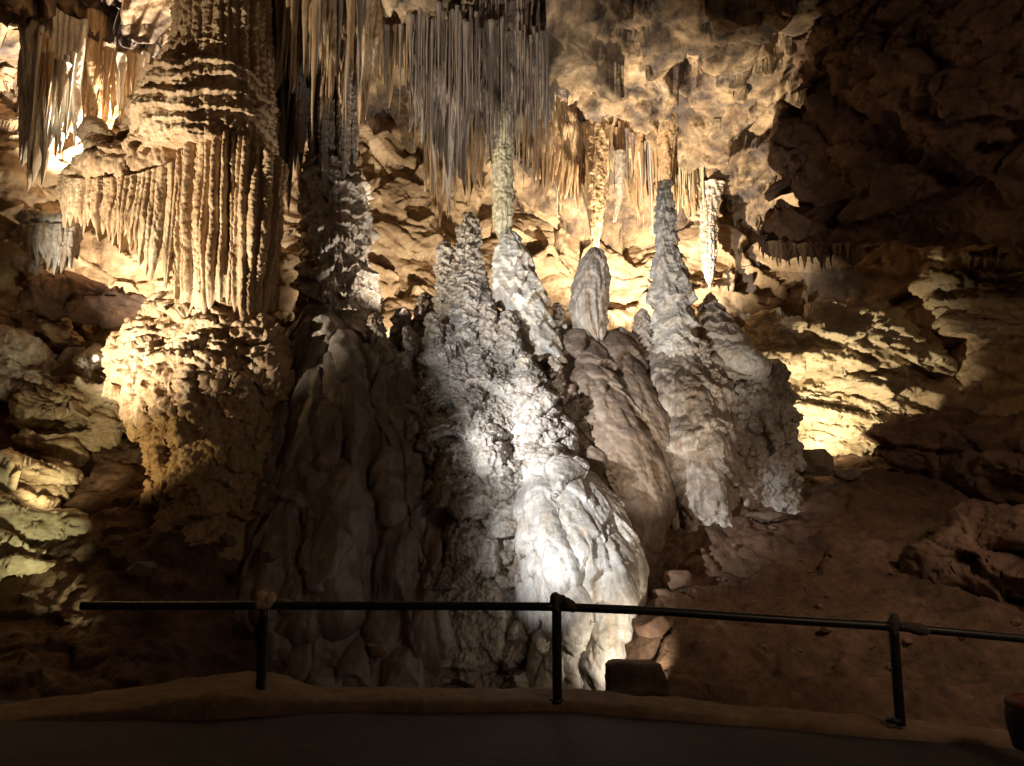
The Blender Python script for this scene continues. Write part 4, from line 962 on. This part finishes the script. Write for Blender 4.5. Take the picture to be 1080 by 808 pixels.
for k, (px, py, Yd, w, h, lab) in enumerate([(150, 600, 9.6, 14, 9, 'dim brown stone on the dark slope below the column'), (120, 570, 10.0, 9, 6, 'small dim stone on the dark slope left of the brown one'),
                                            (240, 570, 10.3, 8, 7, 'small reddish stone on the dark slope near the left rail post'), (286, 585, 9.6, 8, 9, 'orange stone standing above the left rail joint'),
                                            (300, 640, 9.2, 10, 10, 'dark stone half hidden behind the rail right of the left post'), (395, 686, 8.6, 11, 8, 'tan chipped stone low behind the rail in the dark')]):
    stone('stone', px, py, Yd, w, h, lab, M['stone'], 60 + k, kind='stone', group='loose stones on the left slope')
def stone_mesh(seed):
    o = stone('stone', 540, 404, 10, 6, 4.5, None, M['brown'], seed); me = o.data; bpy.data.objects.remove(o); return me
SM = [stone_mesh(200 + k) for k in range(5)]
for k in range(46):
    px, py, Yd = rs.uniform(690, 1060), 0, rs.uniform(8.4, 13.0)
    x = P(px, 500, Yd)[0]; z = ground_z(x, Yd)
    o = bpy.data.objects.new('stone', SM[k % 5]); COL.objects.link(o)
    sc_ = rs.choice([.3, .4, .5, .6, .9]) * rs.uniform(.8, 1.2)
    o.location = (x, Yd, z + .02); o.scale = (sc_, sc_, sc_ * rs.uniform(.6, 1)); o.rotation_euler = (rs.uniform(-.3, .3), rs.uniform(-.3, .3), rs.uniform(0, 6.28))
    tag(o, 'small brown stone scattered on the dim dirt slope right of the mound', 'stone', 'small stones on the right dirt slope')
print('rocks', time.time() - T0)

# ------------------------------------------------------------------ railing
rail = empty('railing', P(587, 738, 6.8))
tag(rail, 'dark metal handrail on three posts along the path kerb', 'railing')
YR = 6.85
rr = 4.4 * YR / FPX
pts = [(86, 639), (180, 639), (279, 638.5), (400, 639), (500, 639), (587, 640), (700, 645), (800, 652), (942, 661), (1080, 674), (1250, 690)]
V, F = tube([[*P(a, b, YR), rr] for a, b in pts[:6]], 20, .1, cap=False)
obj('rail', V, F, M['rail'], parent=rail)
V, F = tube([[*P(a, b, YR), rr] for a, b in pts[5:9]], 20, .1, cap=False)
obj('rail', V, F, M['rail'], parent=rail)
V, F = tube([[*P(a, b, YR), rr * .92] for a, b in pts[8:]], 20, .1, cap=False)
obj('rail', V, F, M['rail'], parent=rail)
for px, t, b in [(279, 640, 738), (587, 636, 738.5), (942, 660, 759)]:
    w = 4.9 * YR / FPX
    pt = P(px, t, YR); pb = P(px, b + 6, YR); pb[0] = pt[0]
    V, F = tube([[*pt, w], [*((pt + pb) / 2), w], [*pb, w]], 20, .1, cap=False)
    obj('post', V, F, M['rail'], parent=rail)
    V, F = tube([[*(P(px, b, YR) + [0, 0, -.02]), w * 1.5], [*(P(px, b, YR) + [0, 0, .015]), w * 1.45]], 20, .1, cap=False)
    obj('foot_collar', V, F, M['rail'], parent=rail)
def wrapped(blobs, mat, lab, s):
    V, F = fuse([lobe(l, 14) for l in blobs], .006, 3)
    V = displace(V, F, lambda p, n: .012 * fbm(p * 9 + s, 3) + .004 * fbm(p * 30, 2))
    o = obj('joint_wrap', V, F, mat, parent=rail); o['label'] = lab
wrapped([[(276, 627, YR, 5), (275, 638, YR, 6)], [(286, 631, YR, 5.5), (281, 638, YR, 6), (274, 640, YR, 5)]], M['wrap'], 'tan lumpy wrapping on the left joint', 1)
wrapped([[(586, 630, YR, 5.5), (586, 640, YR, 6)], [(592, 631, YR, 4.5), (600, 638, YR, 5.4), (605, 641, YR, 5)]], M['dark_wrap'], 'dark double knob wrapping on the middle joint', 2)
wrapped([[(943, 652, YR, 5), (942, 662, YR, 6)], [(955, 661, YR, 5), (970, 664, YR, 6), (976, 665, YR, 5)]], M['dark_wrap'], 'dull flared wrapping on the right joint', 3)

# dark rounded object with a red top cut by the right edge
bn = empty('waste_bin', P(1092, 790, 6.2))
tag(bn, 'dark navy rounded bin with a red rim cut by the lower right edge', 'bin')
c = P(1092, 790, 6.2); top = P(1092, 740, 6.2)
h = top[2] - c[2]; r0 = 22 * 6.2 / FPX
V, F = tube([[c[0], c[1], c[2], r0 * .85], [c[0], c[1], c[2] + h * .5, r0 * 1.05], [c[0], c[1], c[2] + h * .9, r0]], 32, .03, cap=False)
obj('body', V, F, M['bin'], parent=bn)
V, F = tube([[c[0], c[1], c[2] + h * .9, r0 * 1.02], [c[0], c[1], c[2] + h, r0 * 1.0], [c[0], c[1], c[2] + h * 1.08, r0 * .8]], 32, .01, cap=False)
obj('rim', V, F, M['bin_rim'], parent=bn)

# ------------------------------------------------------------------ light: the cave's own lamps plus added fill lights
def aim(o, tgt):
    d = (np.array(tgt) - np.array(o.location)); d /= np.linalg.norm(d)
    from mathutils import Vector
    o.rotation_euler = Vector(d).to_track_quat('-Z', 'Y').to_euler()
def spot(name, loc, tgt, power, col, angle, blend=.4, size=.04):
    l = bpy.data.lights.new(name, 'SPOT'); l.energy = power; l.color = col; l.spot_size = math.radians(angle); l.spot_blend = blend; l.shadow_soft_size = size
    o = bpy.data.objects.new(name, l); COL.objects.link(o); o.location = loc; aim(o, tgt); return o
def bulb(name, loc, power, col, size=.05):
    l = bpy.data.lights.new(name, 'POINT'); l.energy = power; l.color = col; l.shadow_soft_size = size
    o = bpy.data.objects.new(name, l); COL.objects.link(o); o.location = loc; return o
WHITE = (.96, .97, 1); WARM = (1, .83, .60); YEL = (1, .80, .45); NEUT = (1, .90, .76)
# 1 low flood behind the block
spot('flood_lamp', P(698, 714, 8.1), P(640, 665, 9.9), 120, (1, .88, .7), 74, .9)
# 2 beams from the left of the viewing place on to the nose, the ridge and the stalagmites
spot('nose_beam', (-5.6, 3.0, .9), P(612, 560, 9.9), 6300, WHITE, 17, 1.0, .05)
spot('middle_beam', (-5.6, 3.0, .95), P(576, 452, 10.9), 13500, WHITE, 12.5, 1.0, .05)
spot('ridge_beam', (-5.6, 3.0, 1.0), P(588, 325, 11.9), 6500, WHITE, 22, 1.0, .05)
spot('ridge_lamp', P(748, 752, 8.3), P(552, 430, 11.2), 2600, WHITE, 36, 1.0)
spot('low_lamp', P(612, 757, 7.5), P(560, 390, 11.2), 300, WHITE, 44, 1.0)
spot('wide_fill', P(780, 768, 7.6), P(690, 330, 12.4), 1500, NEUT, 44, .9)  # broad fill added from the lower right for the mound and its pillars
spot('drape_lamp', P(640, 760, 7.65), P(450, 560, 10.8), 12, NEUT, 60, 1.0)
spot('stack_lamp', P(447, 335, 12.5), P(352, 240, 12.9), 200, NEUT, 70, .8)
spot('dirt_fill', (6.5, 4.0, 3.4), P(900, 610, 10.3), 560, (1, .74, .54), 62, 1.0, .3)  # fill added high on the right to brighten the dirt slope
# 3 behind boulder, right slab
spot('slab_lamp', P(856, 474, 12.95), P(876, 396, 15), 560, (1, .84, .55), 98, .7)
# 4,5 behind the mound, back wall + ceiling
spot('back_lamp', P(655, 352, 14.0), P(685, 170, 16.8), 4800, WARM, 104, .7)
spot('back_lamp', P(470, 392, 14.0), P(420, 200, 16.6), 1700, WARM, 120, .5)
# 6 left bank lamps
spot('bank_lamp', P(-20, 512, 9.6), P(250, 430, 12), 170, (1, .72, .32), 56, .6)
spot('ledge_lamp', P(40, 540, 9.4), P(85, 440, 12.6), 200, YEL, 52, .5)
spot('bank_spill', P(130, 700, 8.4), P(5, 525, 10.4), 360, (.95, .95, .55), 34, .9)
spot('boulder_lamp', P(102, 378, 12.6), P(50, 378, 13.5), 8, NEUT, 90, .6)
# 7 behind a lip of rock, up to the shelf underside; one more on top of the shelf for the upper left ceiling
spot('shelf_lamp', P(135, 316, 13.9), P(130, 200, 14.3), 420, WARM, 150, .5)
spot('vault_lamp', P(112, 205, 13.0), P(110, 30, 13.2), 4200, (1, .86, .66), 120, .5)
# 8 curtain light from below, column light from the left bank
spot('curtain_lamp', P(600, 752, 7.6), P(490, 110, 12.3), 3200, NEUT, 34, .8)
spot('column_lamp', (-9.0, 7.3, .4), P(235, 250, 12), 6800, (1, .86, .66), 54, .8)
# 9 dim warm area fill, added above and right of the viewing place
l = bpy.data.lights.new('area_fill', 'AREA'); l.energy = 80; l.color = (1, .70, .48); l.size = 1.2
o = bpy.data.objects.new('area_fill', l); COL.objects.link(o); o.location = (6.0, 1.0, 3.6); aim(o, (3.5, 10, -.5))

w = bpy.data.worlds.new('World'); scene.world = w; w.use_nodes = True
w.node_tree.nodes['Background'].inputs[0].default_value = (.05, .045, .06, 1); w.node_tree.nodes['Background'].inputs[1].default_value = .02

cam = bpy.data.cameras.new('camera'); cam.sensor_width = 36; cam.lens = FPX / 1080 * 36; cam.clip_end = 200; cam.clip_start = .05
co = bpy.data.objects.new('camera', cam); COL.objects.link(co); co.location = (0, 0, 0); co.rotation_euler = (math.radians(90) + PITCH, 0, 0)
scene.camera = co
scene.render.engine = 'CYCLES'
scene.cycles.use_denoising = True
try: scene.cycles.denoiser = 'OPENIMAGEDENOISE'
except Exception: pass
scene.cycles.max_bounces = 5; scene.cycles.diffuse_bounces = 4; scene.cycles.glossy_bounces = 2
scene.cycles.sample_clamp_indirect = 4
scene.view_settings.view_transform = 'Standard'; scene.view_settings.look = 'None'
scene.view_settings.exposure = 0; scene.view_settings.gamma = 1
print('script', time.time() - T0)
